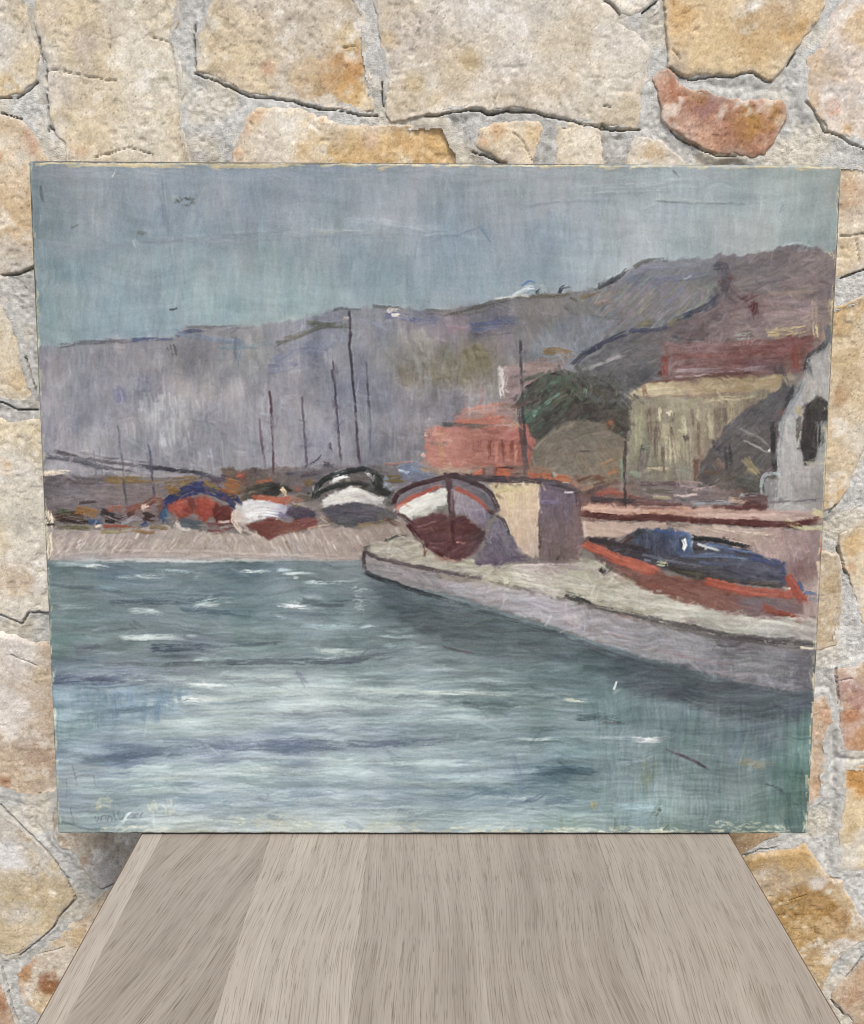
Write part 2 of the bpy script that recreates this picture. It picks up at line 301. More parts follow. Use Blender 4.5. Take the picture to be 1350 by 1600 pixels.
# right hill, purple browns
RH = [(1120,402),(1150,402),(1190,396),(1210,389),(1250,386),(1290,393),(1325,395),(1325,560),(1240,560),(1030,540),(1045,515),(1080,490),(1115,470),(1122,440)]
region(RH, [(1150,415,(108,100,104)),(1210,405,(110,96,100)),(1280,420,(118,104,105)),(1200,440,(120,112,118)),(1250,450,(130,112,114)),(1300,470,(116,100,102)),(1180,480,(124,100,102)),(1240,490,(146,126,126)),(1120,495,(104,90,96)),(1080,520,(106,90,94)),(1160,520,(126,110,112)),(1270,520,(138,118,112)),(1305,530,(130,112,105))], lambda x, y: -40 if x < 1150 else (-18 if y < 470 else 2), 36, 8, 380, 7, 0.5, 0.4)
for p, w, c, a in (([(1115,420),(1128,418),(1135,440),(1125,462)],14,(78,76,88),.8),([(1128,440),(1140,460),(1160,475)],12,(92,78,86),.7),([(1135,432),(1142,440)],8,(92,56,58),.7),([(1068,497),(1090,488),(1110,476),(1122,465)],9,(64,70,92),.85),([(1035,515),(1060,500),(1075,492)],7,(80,84,96),.8),([(1045,508),(1065,500)],7,(132,120,84),.6),([(1175,475),(1177,500)],13,(92,42,44),.85),([(1160,470),(1180,462)],7,(106,66,68),.7),([(1145,495),(1160,490)],10,(176,150,124),.7),
 ([(1150,430),(1200,425),(1260,412)],12,(124,116,122),.5),([(1200,462),(1240,458),(1280,452)],6,(150,128,116),.55),([(1190,475),(1250,472)],6,(150,132,132),.5),([(1190,495),(1260,494)],9,(152,132,134),.5),([(1200,482),(1270,480)],4,(112,100,108),.5),([(1270,470),(1272,520)],7,(170,148,128),.55),([(1290,400),(1292,500)],12,(122,106,108),.5),
 ([(1200,524),(1245,520),(1255,518)],10,(196,172,118),.75),([(1205,520),(1225,516)],6,(200,176,124),.7),([(1272,512),(1274,528)],7,(205,182,140),.8),([(1300,470),(1301,500)],5,(190,165,130),.6),([(1295,395),(1300,405)],8,(205,195,150),.85),([(1150,530),(1170,528)],11,(150,156,148),.8),([(1048,528),(1075,535),(1110,535)],5,(66,68,78),.8),([(1050,532),(1090,538),(1135,537)],4,(156,150,155),.6)): S(p, w, c, a, 0.42)
for k in range(70):
    x = R.uniform(1070, 1180); y = R.uniform(480, 530); l = R.uniform(14, 30)
    if x < 1130-(y-470)*1.4: continue
    S([(x-l*.36, y+l*.3), (x+l*.36, y-l*.3)], R.uniform(2, 4), np.array((128, 106, 108))+R.gauss(0, 12), 0.45, 0.5)
# ---- red roofed house on the right
region([(1036,540),(1100,535),(1180,537),(1272,522),(1262,580),(1225,585),(1100,596),(1036,602)], [(1050,560,(126,92,92)),(1100,545,(122,94,96)),(1150,560,(128,80,78)),(1220,550,(126,76,72)),(1100,580,(112,76,76)),(1200,575,(116,88,94))], -2, 55, 7, 130, 7, 0.6, 0.4)
for p, w, c in (([(1040,545),(1120,540),(1200,540)],5,(138,104,106)),([(1045,560),(1130,556),(1230,552)],7,(124,72,68)),([(1036,558),(1038,595)],8,(142,60,52)),([(1028,584),(1030,592)],9,(72,36,34)),([(1045,565),(1047,600)],6,(132,112,114)),([(1240,545),(1243,580)],9,(146,66,52)),([(1050,582),(1150,580),(1200,576)],5,(148,126,134)),([(1000,603),(1100,597),(1210,588)],7,(112,78,68)),([(1052,592),(1120,587)],2.5,(176,156,156)),([(1215,575),(1222,600)],16,(84,72,76)),([(1100,590),(1180,583)],4,(88,54,50))): S(p, w, c, 0.75, 0.4)
region([(985,612),(1010,602),(1220,588),(1222,610),(1200,622),(985,626)], [(1030,610,(186,168,132)),(1100,606,(168,146,112)),(1180,600,(160,138,104))], -3, 40, 6, 70, 8, 0.6, 0.35)
S([(990,624),(1080,622),(1180,614)], 5, (136,112,94), 0.7, 0.4); S([(1005,605),(1007,622)], 5, (140,96,76), 0.7); S([(1012,610),(1055,610)], 8, (200,184,146), 0.7, 0.4)
YW = [(980,625),(1080,624),(1210,612),(1215,650),(1150,700),(1095,740),(1085,765),(990,765),(972,720),(985,660)]
region(YW, [(990,660,(146,142,116)),(995,700,(138,136,114)),(1030,650,(134,120,102)),(1060,640,(158,148,122)),(1045,700,(150,140,116)),(1100,650,(156,144,120)),(1100,690,(132,118,100)),(1150,640,(138,124,104)),(1060,745,(128,120,106)),(1000,750,(116,110,98)),(1190,630,(126,114,98))], 88, 40, 8, 240, 7, 0.55, 0.35)
for p, w, c in (([(1012,640),(1015,700)],8,(120,106,92)),([(1025,640),(1027,690)],6,(126,108,94)),([(1040,665),(1042,725)],10,(172,162,132)),([(1055,690),(1057,730)],10,(176,164,134)),([(1075,670),(1078,730)],10,(150,138,118)),([(1030,640),(1031,660)],5,(186,176,142)),([(1089,640),(1091,670)],4,(182,172,142)),([(1090,660),(1093,730)],5,(128,106,88)),([(1120,640),(1122,690)],9,(120,108,92)),([(1140,625),(1142,665)],10,(158,144,116)),([(1006,700),(1003,740)],14,(112,102,98)),([(1000,702),(1012,700)],7,(78,84,78)),([(995,650),(998,700)],10,(152,150,118)),([(985,740),(1000,745)],8,(128,138,120)),([(1045,646),(1050,650)],8,(222,208,180)),([(1052,648),(1050,662)],5,(112,98,84)),([(1068,682),(1072,690)],6,(92,82,74)),([(1010,735),(1045,734)],4,(176,160,130)),([(1060,735),(1080,740)],9,(134,134,120)),([(1085,720),(1088,760)],7,(110,80,68)),([(1100,628),(1180,620)],6,(172,158,128)),([(1022,668),(1024,720)],5,(110,96,84)),([(1034,700),(1036,745)],5,(116,104,90)),([(1066,650),(1068,680)],6,(178,168,138)),([(1080,640),(1082,668)],4,(120,106,92)),([(1108,650),(1110,690)],6,(172,160,132)),([(1130,640),(1132,664)],5,(112,98,86)),([(1048,670),(1050,686)],5,(118,104,90))): S(p, w, c, 0.88, 0.3)
# grey tree mass in front of it
region([(1222,600),(1195,622),(1160,642),(1130,672),(1112,700),(1092,730),(1088,765),(1120,785),(1195,800),(1212,760),(1215,700),(1228,650),(1240,612)], [(1190,640,(80,78,84)),(1150,680,(90,86,90)),(1110,740,(84,80,82)),(1190,700,(94,88,88)),(1130,760,(96,86,80)),(1175,770,(88,84,82))], -42, 34, 8, 210, 7, 0.55, 0.4)
for p, w, c in (([(1150,670),(1190,690),(1205,705)],3,(134,132,134)),([(1160,690),(1200,710)],2,(150,148,148)),([(1200,705),(1206,708)],4,(206,204,204)),([(1165,720),(1185,740)],12,(142,128,96)),([(1170,735),(1180,742)],10,(148,132,98)),([(1120,725),(1128,735)],16,(122,100,92)),([(1135,700),(1140,735)],12,(64,62,68)),([(1115,690),(1120,710)],10,(66,66,74)),([(1100,740),(1130,745)],8,(108,88,70)),([(1150,750),(1185,760)],10,(76,78,74)),([(1150,765),(1190,772)],8,(72,68,60)),([(1205,660),(1207,730)],6,(58,54,56)),([(1228,588),(1235,600)],16,(150,134,112)),([(1215,650),(1228,640)],6,(112,80,76)),([(1180,770),(1190,780)],12,(92,84,82))): S(p, w, c, 0.7, 0.4)
# pale gabled wall at the right edge
WG = [(1295,515),(1288,540),(1270,552),(1260,565),(1258,592),(1245,612),(1228,640),(1216,680),(1212,720),(1212,750),(1195,745),(1190,800),(1300,806),(1318,520)]
region(WG, [(1275,570,(170,167,164)),(1290,560,(160,156,154)),(1240,640,(164,163,164)),(1230,700,(176,174,173)),(1240,740,(172,168,170)),(1270,770,(142,138,138)),(1270,620,(168,164,160)),(1230,790,(160,158,158)),(1290,700,(150,150,150))], 85, 34, 8, 220, 6, 0.55, 0.38)
for p, w, c in (([(1296,510),(1290,535),(1278,548),(1265,556),(1259,570),(1256,590)],7,(54,56,64)),([(1292,512),(1294,540)],12,(112,112,116)),([(1240,605),(1230,625),(1222,645)],7,(56,58,62)),([(1255,595),(1240,625),(1226,650),(1217,690),(1214,740)],8,(136,142,148)),([(1208,670),(1207,700),(1210,740)],6,(46,44,46)),([(1248,600),(1240,620)],6,(120,124,126)),([(1262,570),(1266,590)],6,(126,128,126)),([(1234,690),(1236,740)],16,(168,166,168)),([(1228,660),(1240,650)],5,(182,186,188)),([(1245,640),(1250,650)],9,(176,164,124)),([(1246,655),(1248,690)],7,(104,98,92))): S(p, w, c, 0.75, 0.4)
region([(1262,640),(1268,628),(1285,623),(1291,632),(1290,650),(1284,690),(1270,722),(1258,726),(1252,700),(1251,665)], [(1268,670,(54,50,51))], 88, 30, 8, 60, 5, 0.7, 0.3)
for x in (1279,1284,1288): S([(x,660),(x-1,722)], 5, (140,144,142), 0.6, 0.5)
S([(1274,660),(1270,700)], 3, (120,120,120), 0.5, 0.6); S([(1258,728),(1285,728)], 10, (172,164,150), 0.7)
S([(1190,800),(1190,752),(1200,742),(1212,742),(1220,750)], 5, (162,172,178), 0.75, 0.35); S([(1204,755),(1204,788)], 18, (122,122,126), 0.6, 0.4); S([(1200,786),(1250,784),(1295,782)], 3, (112,106,112), 0.7); S([(1215,796),(1270,795)], 9, (168,166,164), 0.7); S([(1245,745),(1290,745)], 5, (150,144,146), 0.5)
S([(1298,620),(1294,700),(1290,800)], 8, (206,190,150), 0.75, 0.45); S([(1290,720),(1290,790)], 7, (186,170,160), 0.6, 0.4)
# ---- pink patch, dark palm, brown bush
region([(788,575),(830,568),(885,565),(865,590),(830,600),(812,640),(785,640)], [(800,600,(146,124,126)),(840,580,(150,126,124))], 1, 34, 6, 60, 7, 0.6, 0.4)
region([(806,650),(816,622),(838,602),(872,584),(905,592),(938,603),(962,618),(980,640),(978,690),(955,692),(925,668),(880,660),(850,680),(835,700),(822,690),(812,665)], [(850,600,(68,74,66)),(880,620,(76,78,66)),(930,610,(82,80,70)),(960,650,(74,68,64)),(840,650,(68,74,68)),(900,650,(72,64,60)),(950,680,(72,64,58))], -42, 30, 7, 190, 7, 0.6, 0.35)
for p, w, c in (([(845,612),(865,597),(882,592)],9,(72,112,86)),([(860,600),(880,590)],6,(80,122,94)),([(820,660),(840,642),(855,632)],9,(66,104,84)),([(832,652),(836,645)],6,(120,165,145)),([(850,634),(870,620),(880,616)],4,(96,134,118)),([(905,615),(908,628)],5,(92,122,96)),([(914,608),(912,622)],4,(110,140,116)),([(925,606),(920,618)],5,(96,126,102)),([(880,640),(890,630)],5,(58,88,68)),([(895,600),(900,615)],10,(66,80,62)),([(862,650),(874,636)],3,(118,122,118)),([(885,612),(905,634)],6,(50,48,44)),([(820,610),(850,592),(880,583)],6,(48,46,44)),([(905,588),(935,598),(968,622)],8,(54,50,48)),([(830,630),(850,615),(870,605)],6,(52,50,46)),([(850,660),(870,640)],8,(50,46,46)),([(910,640),(950,635)],12,(62,54,50)),([(945,665),(960,672)],10,(104,68,52)),([(952,662),(958,666)],6,(150,90,56)),([(930,680),(970,690)],7,(58,46,44)),([(940,615),(965,640)],9,(74,74,66)),([(820,595),(850,585)],4,(78,90,80))): S(p, w, c, 0.8, 0.35)
SIL = np.array([(806,654),(816,622),(838,602),(872,583),(905,591),(942,603),(980,640)], float)
for k in range(130):
    t = R.uniform(0, 5.99); q = SIL[int(t)]*(1-t % 1)+SIL[int(t)+1]*(t % 1); left = q[0] < 874; A = radians((135 if left else 38)+R.gauss(0, 22)); l = R.uniform(9, 26); q = q+np.array((R.gauss(0, 4), R.gauss(1, 4)))
    S([(q[0]-cos(A)*l*0.5, q[1]-sin(A)*l*0.5), (q[0]+cos(A)*l*0.5, q[1]+sin(A)*l*0.5+2)], R.uniform(2, 5), R.choice(((64,70,62),(56,54,52),(84,84,82),(92,88,88),(66,60,58),(78,88,76))), 0.6, 0.45)
for k in range(70):
    x = R.uniform(900, 985); y = R.uniform(600, 690); A = radians(35+R.gauss(0, 25)); l = R.uniform(10, 24)
    S([(x-cos(A)*l/2, y-sin(A)*l/2), (x+cos(A)*l/2, y+sin(A)*l/2)], R.uniform(2, 6), R.choice(((84,80,80),(70,64,60),(74,76,66),(92,82,74),(60,54,52))), 0.5, 0.45)
for k in range(60):
    x = R.uniform(815, 965); y = R.uniform(592, 690)
    S([(x, y), (x+R.gauss(10, 4), y-R.gauss(9, 4))], R.uniform(2, 4), R.choice(((72,104,82),(54,58,50),(48,46,44),(86,112,92),(70,66,60),(60,76,62))), 0.55, 0.45)
region([(826,760),(828,710),(845,690),(865,672),(900,658),(935,662),(958,682),(978,692),(978,740),(955,765),(900,775),(840,762)], [(850,720,(116,106,94)),(900,680,(110,102,92)),(930,720,(124,112,98)),(880,740,(118,108,98)),(960,740,(128,110,92))], lambda x, y: -40 if x < 880 else (0 if y < 690 else 60), 32, 7, 150, 5, 0.5, 0.4)
for p, w, c in (([(832,705),(860,680),(900,664)],3,(140,126,110)),([(895,690),(920,680),(945,682)],3,(140,124,106)),([(940,730),(960,720)],7,(156,120,86)),([(950,742),(965,735)],6,(172,112,72)),([(970,720),(972,750)],6,(116,136,118)),([(905,706),(930,708)],2.5,(90,84,78)),([(840,690),(862,668)],4,(62,60,58))): S(p, w, c, 0.65, 0.45)
# ---- red house
region([(705,668),(718,642),(770,632),(802,632),(803,670),(760,676)], [(740,650,(142,124,122)),(790,645,(150,126,122)),(760,662,(182,98,80)),(730,665,(160,108,98))], -4, 26, 6, 60, 7, 0.6, 0.4)
S([(712,664),(750,660),(798,656)], 8, (192,98,76), 0.75, 0.4); S([(720,645),(760,638),(795,632)], 3, (176,110,95), 0.7); S([(806,635),(808,665)], 9, (150,136,130), 0.7); S([(690,664),(730,668),(775,667)], 6, (96,86,82), 0.75, 0.4); S([(756,668),(800,668)], 3, (172,166,166), 0.6); S([(798,666),(820,668)], 6, (166,146,110), 0.6)
region([(664,680),(672,668),(740,672),(820,666),(832,690),(828,735),(800,742),(740,745),(690,738),(662,730)], [(690,690,(194,120,106)),(700,720,(192,116,102)),(740,700,(178,106,94)),(770,690,(164,94,84)),(800,700,(150,76,64)),(770,725,(166,98,86)),(810,680,(190,104,92))], 1, 30, 6, 130, 7, 0.6, 0.38)
for p, w, c in (([(662,682),(672,682)],5,(226,186,170)),([(660,712),(664,716)],8,(222,170,154)),([(672,694),(690,696),(705,693)],5,(150,116,112)),([(680,688),(712,690)],3,(205,160,150)),([(686,672),(688,732)],4,(176,126,84)),([(672,675),(670,690)],4,(110,86,80)),([(745,690),(744,722)],14,(160,94,84)),([(765,690),(766,720)],5,(136,66,54)),([(785,688),(786,722)],5,(134,60,50)),([(800,690),(801,720)],6,(140,62,50)),([(775,692),(776,725)],4,(200,112,92)),([(793,694),(794,728)],4,(196,112,92)),([(805,692),(806,730)],4,(200,120,98)),([(770,684),(815,688)],4,(196,112,100)),([(820,680),(826,700)],10,(186,98,88)),([(690,735),(730,740)],8,(184,140,116))): S(p, w, c, 0.75, 0.42)
S([(781,573),(782,600),(783,625)], 6, (194,188,182), 0.85, 0.35, hgt=1.5); S([(778,580),(779,622)], 2, (150,145,145), 0.7)
# ---- breakwater and shore clutter, left
region([(40,744),(360,746),(356,815),(40,815)], [(80,760,(104,94,102)),(100,780,(118,112,120)),(90,800,(112,100,108)),(200,775,(124,112,116)),(300,775,(122,112,114)),(200,795,(122,106,110))], 1, 50, 6, 170, 6, 0.55, 0.4)
S([(75,754),(130,754),(180,753)], 11, (98,88,94), 0.75, 0.35); S([(165,753),(230,752),(310,752)], 11, (126,98,58), 0.8, 0.35); S([(70,743),(90,741),(106,741)], 8, (222,202,178), 0.85, 0.35); S([(160,742),(240,743),(300,745)], 5, (158,150,156), 0.6)
region([(345,735),(660,728),(690,742),(640,765),(520,770),(360,775)], [(370,755,(106,86,76)),(430,750,(104,94,92)),(480,745,(106,98,104)),(600,740,(112,104,106)),(640,740,(118,116,130))], 5, 24, 6, 110, 9, 0.6, 0.4, soft=4)
SAND = [(40,826),(150,832),(260,825),(350,835),(420,842),(500,826),(560,828),(625,812),(650,842),(600,850),(566,866),(562,884),(300,885),(40,886)]
region(SAND, [(100,850,(168,154,150)),(200,850,(166,152,148)),(300,850,(172,158,150)),(400,858,(178,162,152)),(500,850,(168,150,142)),(600,830,(156,140,130)),(150,880,(168,160,160)),(450,880,(166,156,154))], lambda x, y: 2 if y > 868 else (-50 if x < 340 else 62), 26, 5, 360, 8, 0.55, 0.4)
for k in range(210):
    x = R.uniform(80, 560); y = R.uniform(838, 864); A = radians(-52 if x < 300 else (R.choice((-70, 60)) if x < 380 else 62)); l = R.uniform(9, 22); v = R.gauss(0, 16)
    S([(x-cos(A)*l/2, y-sin(A)*l/2), (x+cos(A)*l/2, y+sin(A)*l/2)], R.uniform(1.6, 3.2), np.array((182, 166, 155))+v, 0.7, 0.45, 6, 0.3, 1.3)
S([(80,866),(200,862),(340,866),(470,870),(560,872)], 5, (186,172,164), 0.6, 0.5); S([(200,872),(300,872),(450,874)], 6, (170,160,158), 0.6, 0.5)
S([(75,838),(74,880)], 14, (222,206,176), 0.85, 0.35); S([(74,800),(80,826)], 14, (226,208,180), 0.9, 0.3); S([(90,845),(100,870)], 9, (190,176,160), 0.6, 0.4)
for p, w, c in (([(88,812),(115,806),(140,812)],11,(82,60,42)),([(95,815),(130,817),(155,816)],6,(54,42,36)),([(120,798),(135,800),(150,805)],12,(142,98,50)),([(90,800),(108,802)],8,(86,92,78)),([(125,787),(140,785),(152,784)],4,(72,60,66)),([(140,818),(158,816),(162,812)],8,(62,86,128)),([(160,800),(175,808),(190,812)],12,(56,46,50)),([(165,815),(185,818)],7,(48,40,44)),([(168,797),(188,795)],6,(156,80,58)),([(198,800),(215,795),(232,795)],11,(132,82,70)),([(225,795),(240,785),(250,785)],9,(124,70,58)),([(250,785),(254,815)],12,(128,82,70)),([(222,795),(232,792)],5,(206,176,160)),([(225,808),(240,812)],12,(64,44,42)),([(190,820),(210,812),(222,816)],6,(150,142,150)),([(222,823),(232,820)],6,(52,76,130)),([(162,824),(200,824),(215,825)],3,(160,72,54)),([(92,828),(120,827),(145,828)],6,(100,98,64)),([(158,832),(185,832),(205,829)],6,(150,138,96)),([(205,830),(225,834),(240,835)],5,(138,106,76)),([(235,826),(260,828)],5,(128,108,80)),([(200,806),(212,800)],6,(96,62,58)),([(70,824),(88,822)],2.5,(60,52,44)),([(150,825),(160,822)],3,(226,206,186))): S(p, w, c, 0.85, 0.3, hgt=1.2)
# ---- boat with red sides
for p, w, c in (([(252,815),(258,795),(275,778)],14,(60,76,118)),([(262,790),(285,772),(310,765),(340,770)],18,(50,58,108)),([(300,765),(320,760)],16,(48,54,112)),([(340,772),(360,780),(370,792)],16,(52,54,96)),([(355,795),(368,800)],12,(66,52,80)),([(255,800),(258,818)],10,(66,98,130)),([(263,766),(282,770)],14,(128,96,54)),([(320,758),(340,770)],10,(116,96,58)),([(330,752),(345,758)],8,(98,76,94)),([(348,768),(360,772)],6,(130,74,62))): S(p, w, c, 0.88, 0.25)
region([(262,793),(280,786),(296,779),(306,790),(302,806),(288,813),(270,806)], [(270,794,(196,64,44)),(292,790,(178,56,38)),(296,802,(158,52,36))], 20, 16, 6, 26, 8, 0.7, 0.3, hgt=1.2)
region([(303,800),(308,785),(322,780),(342,790),(338,810),(320,816),(308,812)], [(325,795,(188,54,34)),(315,806,(176,50,32)),(332,808,(170,50,36))], 80, 16, 6, 30, 7, 0.7, 0.3, hgt=1.2)
S([(298,782),(304,800)], 9, (122,52,44), 0.8); S([(276,790),(292,784)], 2.5, (214,120,96), 0.7)
region([(338,788),(352,795),(366,802),(363,820),(337,818),(335,806)], [(350,805,(104,40,36))], 70, 14, 5, 20, 6, 0.7, 0.3)
S([(282,818),(300,822),(318,824)], 14, (84,92,102), 0.85, 0.25); S([(276,816),(284,828),(300,831)], 4, (202,192,186), 0.8, 0.3); S([(325,826),(345,826),(364,822)], 13, (118,66,72), 0.8, 0.3); S([(340,819),(362,817)], 3, (206,190,180), 0.7); S([(330,834),(350,832)], 5, (140,90,90), 0.5)
# ---- clutter between the first boats
for p, w, c in (([(372,745),(380,742)],9,(196,76,56)),([(390,745),(405,741)],7,(92,72,76)),([(355,760),(370,765)],18,(150,90,48)),([(358,775),(375,772)],12,(136,96,48)),([(400,755),(425,752)],7,(150,80,52)),([(462,765),(470,765)],6,(186,84,52)),([(480,752),(484,758)],12,(112,84,48)),([(345,748),(360,752)],9,(86,74,96)),([(445,742),(480,740)],4,(84,78,94)),([(475,732),(495,722),(505,712)],3,(72,68,84)),([(470,745),(500,740)],5,(84,72,84)),([(505,728),(520,730)],6,(76,70,84)),([(515,695),(517,708)],4,(84,74,90)),([(380,768),(400,762),(415,765)],5,(112,98,84)),([(465,778),(490,782)],8,(94,86,78)),([(455,790),(475,785)],7,(122,112,100))): S(p, w, c, 0.8, 0.35)
# ---- white boat with red bottom
region([(363,806),(370,792),(385,785),(405,781),(430,783),(448,790),(458,798),(445,806),(420,811),(395,817),(378,824),(368,816)], [(390,795,(206,204,206)),(420,795,(196,196,204)),(440,800,(168,164,186)),(375,810,(196,180,172))], -6, 34, 5, 50, 7, 0.6, 0.4, hgt=1.3)
for k in range(14):
    y = 787+k*2.1; S([(378+k*0.3, y+4), (405, y-1), (436+k*0.6, y+1)], 2, np.array((214, 213, 214))+R.gauss(0, 14), 0.7, 0.45, 6, 0.2, 1.6)
S([(366,800),(364,815),(376,832)], 6, (208,186,170), 0.8, 0.3, hgt=1.4); S([(380,830),(398,838),(412,845)], 4, (196,176,164), 0.7); S([(456,788),(472,790),(490,796)], 4, (186,178,168), 0.7)
region([(450,796),(465,794),(492,797),(492,812),(470,815),(450,806)], [(470,803,(72,62,82))], 5, 20, 6, 24, 6, 0.7, 0.3); S([(436,806),(452,812)], 8, (120,108,152), 0.7)
region([(383,822),(400,816),(430,812),(450,816),(470,814),(494,812),(492,824),(470,832),(445,835),(418,842),(402,836)], [(410,826,(112,46,42)),(440,824,(116,60,54)),(475,820,(130,70,70)),(450,830,(136,84,68))], -8, 24, 6, 50, 7, 0.7, 0.35)
S([(393,778),(420,780),(452,786)], 9, (198,86,54), 0.9, 0.2, hgt=1.3); S([(445,780),(470,785)], 5, (182,84,58), 0.75)
region([(376,780),(386,766),(402,760),(425,757),(446,760),(455,768),(432,775),(405,778)], [(400,768,(66,60,54)),(435,764,(44,44,42))], -15, 22, 5, 30, 8, 0.75, 0.3); S([(388,772),(402,768)], 4, (140,126,104), 0.7); S([(440,765),(448,776)], 8, (226,200,160), 0.85, 0.3); S([(376,782),(392,775)], 7, (92,84,78), 0.7)
# ---- white boat under a black hoop
region([(490,780),(496,762),(515,748),(555,740),(590,744),(606,762),(614,785),(590,790),(500,790)], [(550,755,(100,92,90)),(510,760,(110,102,104)),(600,770,(92,92,92))], 5, 24, 6, 40, 6, 0.6, 0.35)
S([(489,782),(497,762),(512,750),(535,741),(565,736),(588,742),(604,756)], 8, (40,44,46), 0.9, 0.2); S([(582,742),(588,760),(600,774),(615,778)], 10, (44,48,48), 0.88, 0.2); S([(592,750),(600,768),(612,772)], 9, (50,52,52), 0.8, 0.3)
S([(520,752),(530,748),(540,746)], 7, (212,212,210), 0.9, 0.25, hgt=1.4); S([(522,742),(540,737)], 3, (170,172,172), 0.7); S([(515,758),(528,756)], 5, (176,170,172), 0.7); S([(570,738),(580,744)], 5, (206,204,198), 0.8); S([(492,762),(496,772)], 9, (150,156,156), 0.7, 0.5); S([(600,748),(606,760),(612,768)], 8, (132,148,168), 0.75, 0.4)
region([(500,792),(508,780),(525,770),(550,764),(572,766),(588,776),(602,784),(598,794),(570,790),(535,790),(506,796)], [(540,780,(214,210,202)),(580,785,(190,186,184))], -8, 30, 5, 40, 8, 0.65, 0.4, hgt=1.4)
S([(494,778),(510,768),(535,760),(560,757),(578,764)], 6, (42,46,44), 0.85, 0.25); S([(565,760),(585,772),(600,778)], 9, (58,58,56), 0.75, 0.35); S([(580,784),(598,780)], 4, (200,196,192), 0.7, 0.4); S([(600,785),(615,795)], 8, (96,94,92), 0.7)
region([(500,797),(535,790),(560,790),(600,796),(625,800),(620,812),(590,818),(555,826),(528,822),(512,810)], [(530,805,(80,78,92)),(570,806,(84,80,96)),(605,805,(90,86,88)),(545,820,(74,74,78))], 8, 28, 6, 60, 5, 0.6, 0.35)
S([(558,824),(585,820),(612,812)], 6, (134,114,84), 0.75, 0.4); S([(496,795),(512,812),(524,824)], 4, (132,96,78), 0.6); S([(500,808),(515,818)], 6, (190,162,144), 0.6, 0.5); S([(480,828),(520,822)], 5, (206,172,150), 0.6, 0.5); S([(604,812),(622,822)], 8, (108,80,68), 0.6)
S([(568,860),(600,850),(634,840)], 5, (52,52,50), 0.88, 0.3); S([(600,848),(632,838)], 5, (48,50,48), 0.8)
for p, w, c in (([(625,738),(645,732),(668,740)],16,(112,130,160)),([(630,745),(660,750)],14,(104,112,138)),([(620,736),(640,742)],3,(186,204,220)),([(604,750),(628,750)],11,(106,90,50)),([(600,760),(612,765)],8,(140,152,170)),([(600,728),(640,726),(672,728)],4,(166,122,112)),([(580,735),(600,738)],6,(88,82,84)),([(680,742),(720,744),(740,742)],9,(150,126,112))): S(p, w, c, 0.75, 0.38)
# ---- clutter right of the red house
region([(660,735),(840,728),(905,755),(905,765),(840,758),(730,752)], [(700,742,(160,134,118)),(780,742,(130,100,92)),(870,750,(140,110,92))], 3, 22, 6, 40, 8, 0.6, 0.35)
for p, w, c in (([(742,744),(752,738)],9,(206,84,50)),([(774,740),(788,742),(802,742)],12,(204,84,48)),([(782,748),(798,747)],6,(210,92,56)),([(776,732),(800,733),(806,736)],4,(76,46,42)),([(765,730),(766,745)],7,(140,110,112)),([(822,744),(845,746)],9,(196,84,48)),([(845,744),(880,750),(892,752)],8,(186,92,52)),([(862,743),(866,747)],7,(150,140,124)),([(878,758),(888,760)],6,(226,214,196)),([(892,758),(900,768)],9,(162,110,82)),([(900,755),(925,748),(950,752)],7,(112,74,56)),([(905,765),(930,762)],8,(150,116,96)),([(925,762),(965,755)],7,(100,74,64))): S(p, w, c, 0.82, 0.3, hgt=1.2)
# ---- the quay
QT = [(566,862),(600,848),(640,842),(665,852),(700,878),(760,882),(880,884),(900,870),(960,895),(1020,930),(1110,952),(1200,962),(1300,968),(1300,1008),(1150,996),(1000,968),(900,943),(800,915),(700,893),(620,878)]
region(QT, [(620,862,(170,162,148)),(680,882,(176,170,154)),(760,890,(170,166,146)),(850,895,(176,164,158)),(900,920,(178,174,156)),(1000,950,(182,178,162)),(1150,975,(180,176,166)),(1270,990,(166,160,154)),(1280,970,(176,170,162))], lambda x, y: 10+8*(x > 700), 46, 5, 330, 8, 0.55, 0.42, hgt=1.1)
for k in range(120):
    x = R.uniform(700, 1270); y = 893+(x-700)*0.155+R.uniform(-12, 10); l = R.uniform(18, 55); v = R.gauss(2, 13)
    S([(x-l/2, y-l*0.08), (x+l/2, y+l*0.08)], R.uniform(1.6, 3.2), np.array((190, 186, 172))+v, 0.6, 0.5, 6, 0.3, 1.4)
QSC = 0
QS = [(568,866),(620,880),(700,896),(800,920),(900,948),(1000,974),(1150,1006),(1305,1026),(1300,1086),(1200,1076),(1050,1040),(950,1010),(850,975),(700,928),(600,908),(567,896)]
region(QS, [(600,890,(142,136,140)),(660,905,(152,146,150)),(720,915,(160,153,159)),(780,940,(168,161,166)),(840,960,(174,168,175)),(900,970,(166,160,166)),(960,990,(156,150,154)),(1040,1010,(148,144,148)),(1100,1030,(143,139,145)),(1180,1040,(132,128,134)),(1260,1050,(110,104,112)),(1150,1015,(104,96,102))], lambda x, y: 14 if x < 850 else 13, 40, 7, 300, 7, 0.5, 0.4)
for k in range(70):
    x = R.uniform(1000, 1270); y = 1020+(x-1000)*0.14+R.uniform(-8, 22); l = R.uniform(8, 22)
    S([(x, y-l/2), (x+1, y+l/2)], R.uniform(2, 5), np.array((140, 136, 146))+R.gauss(0, 12), 0.4, 0.5)
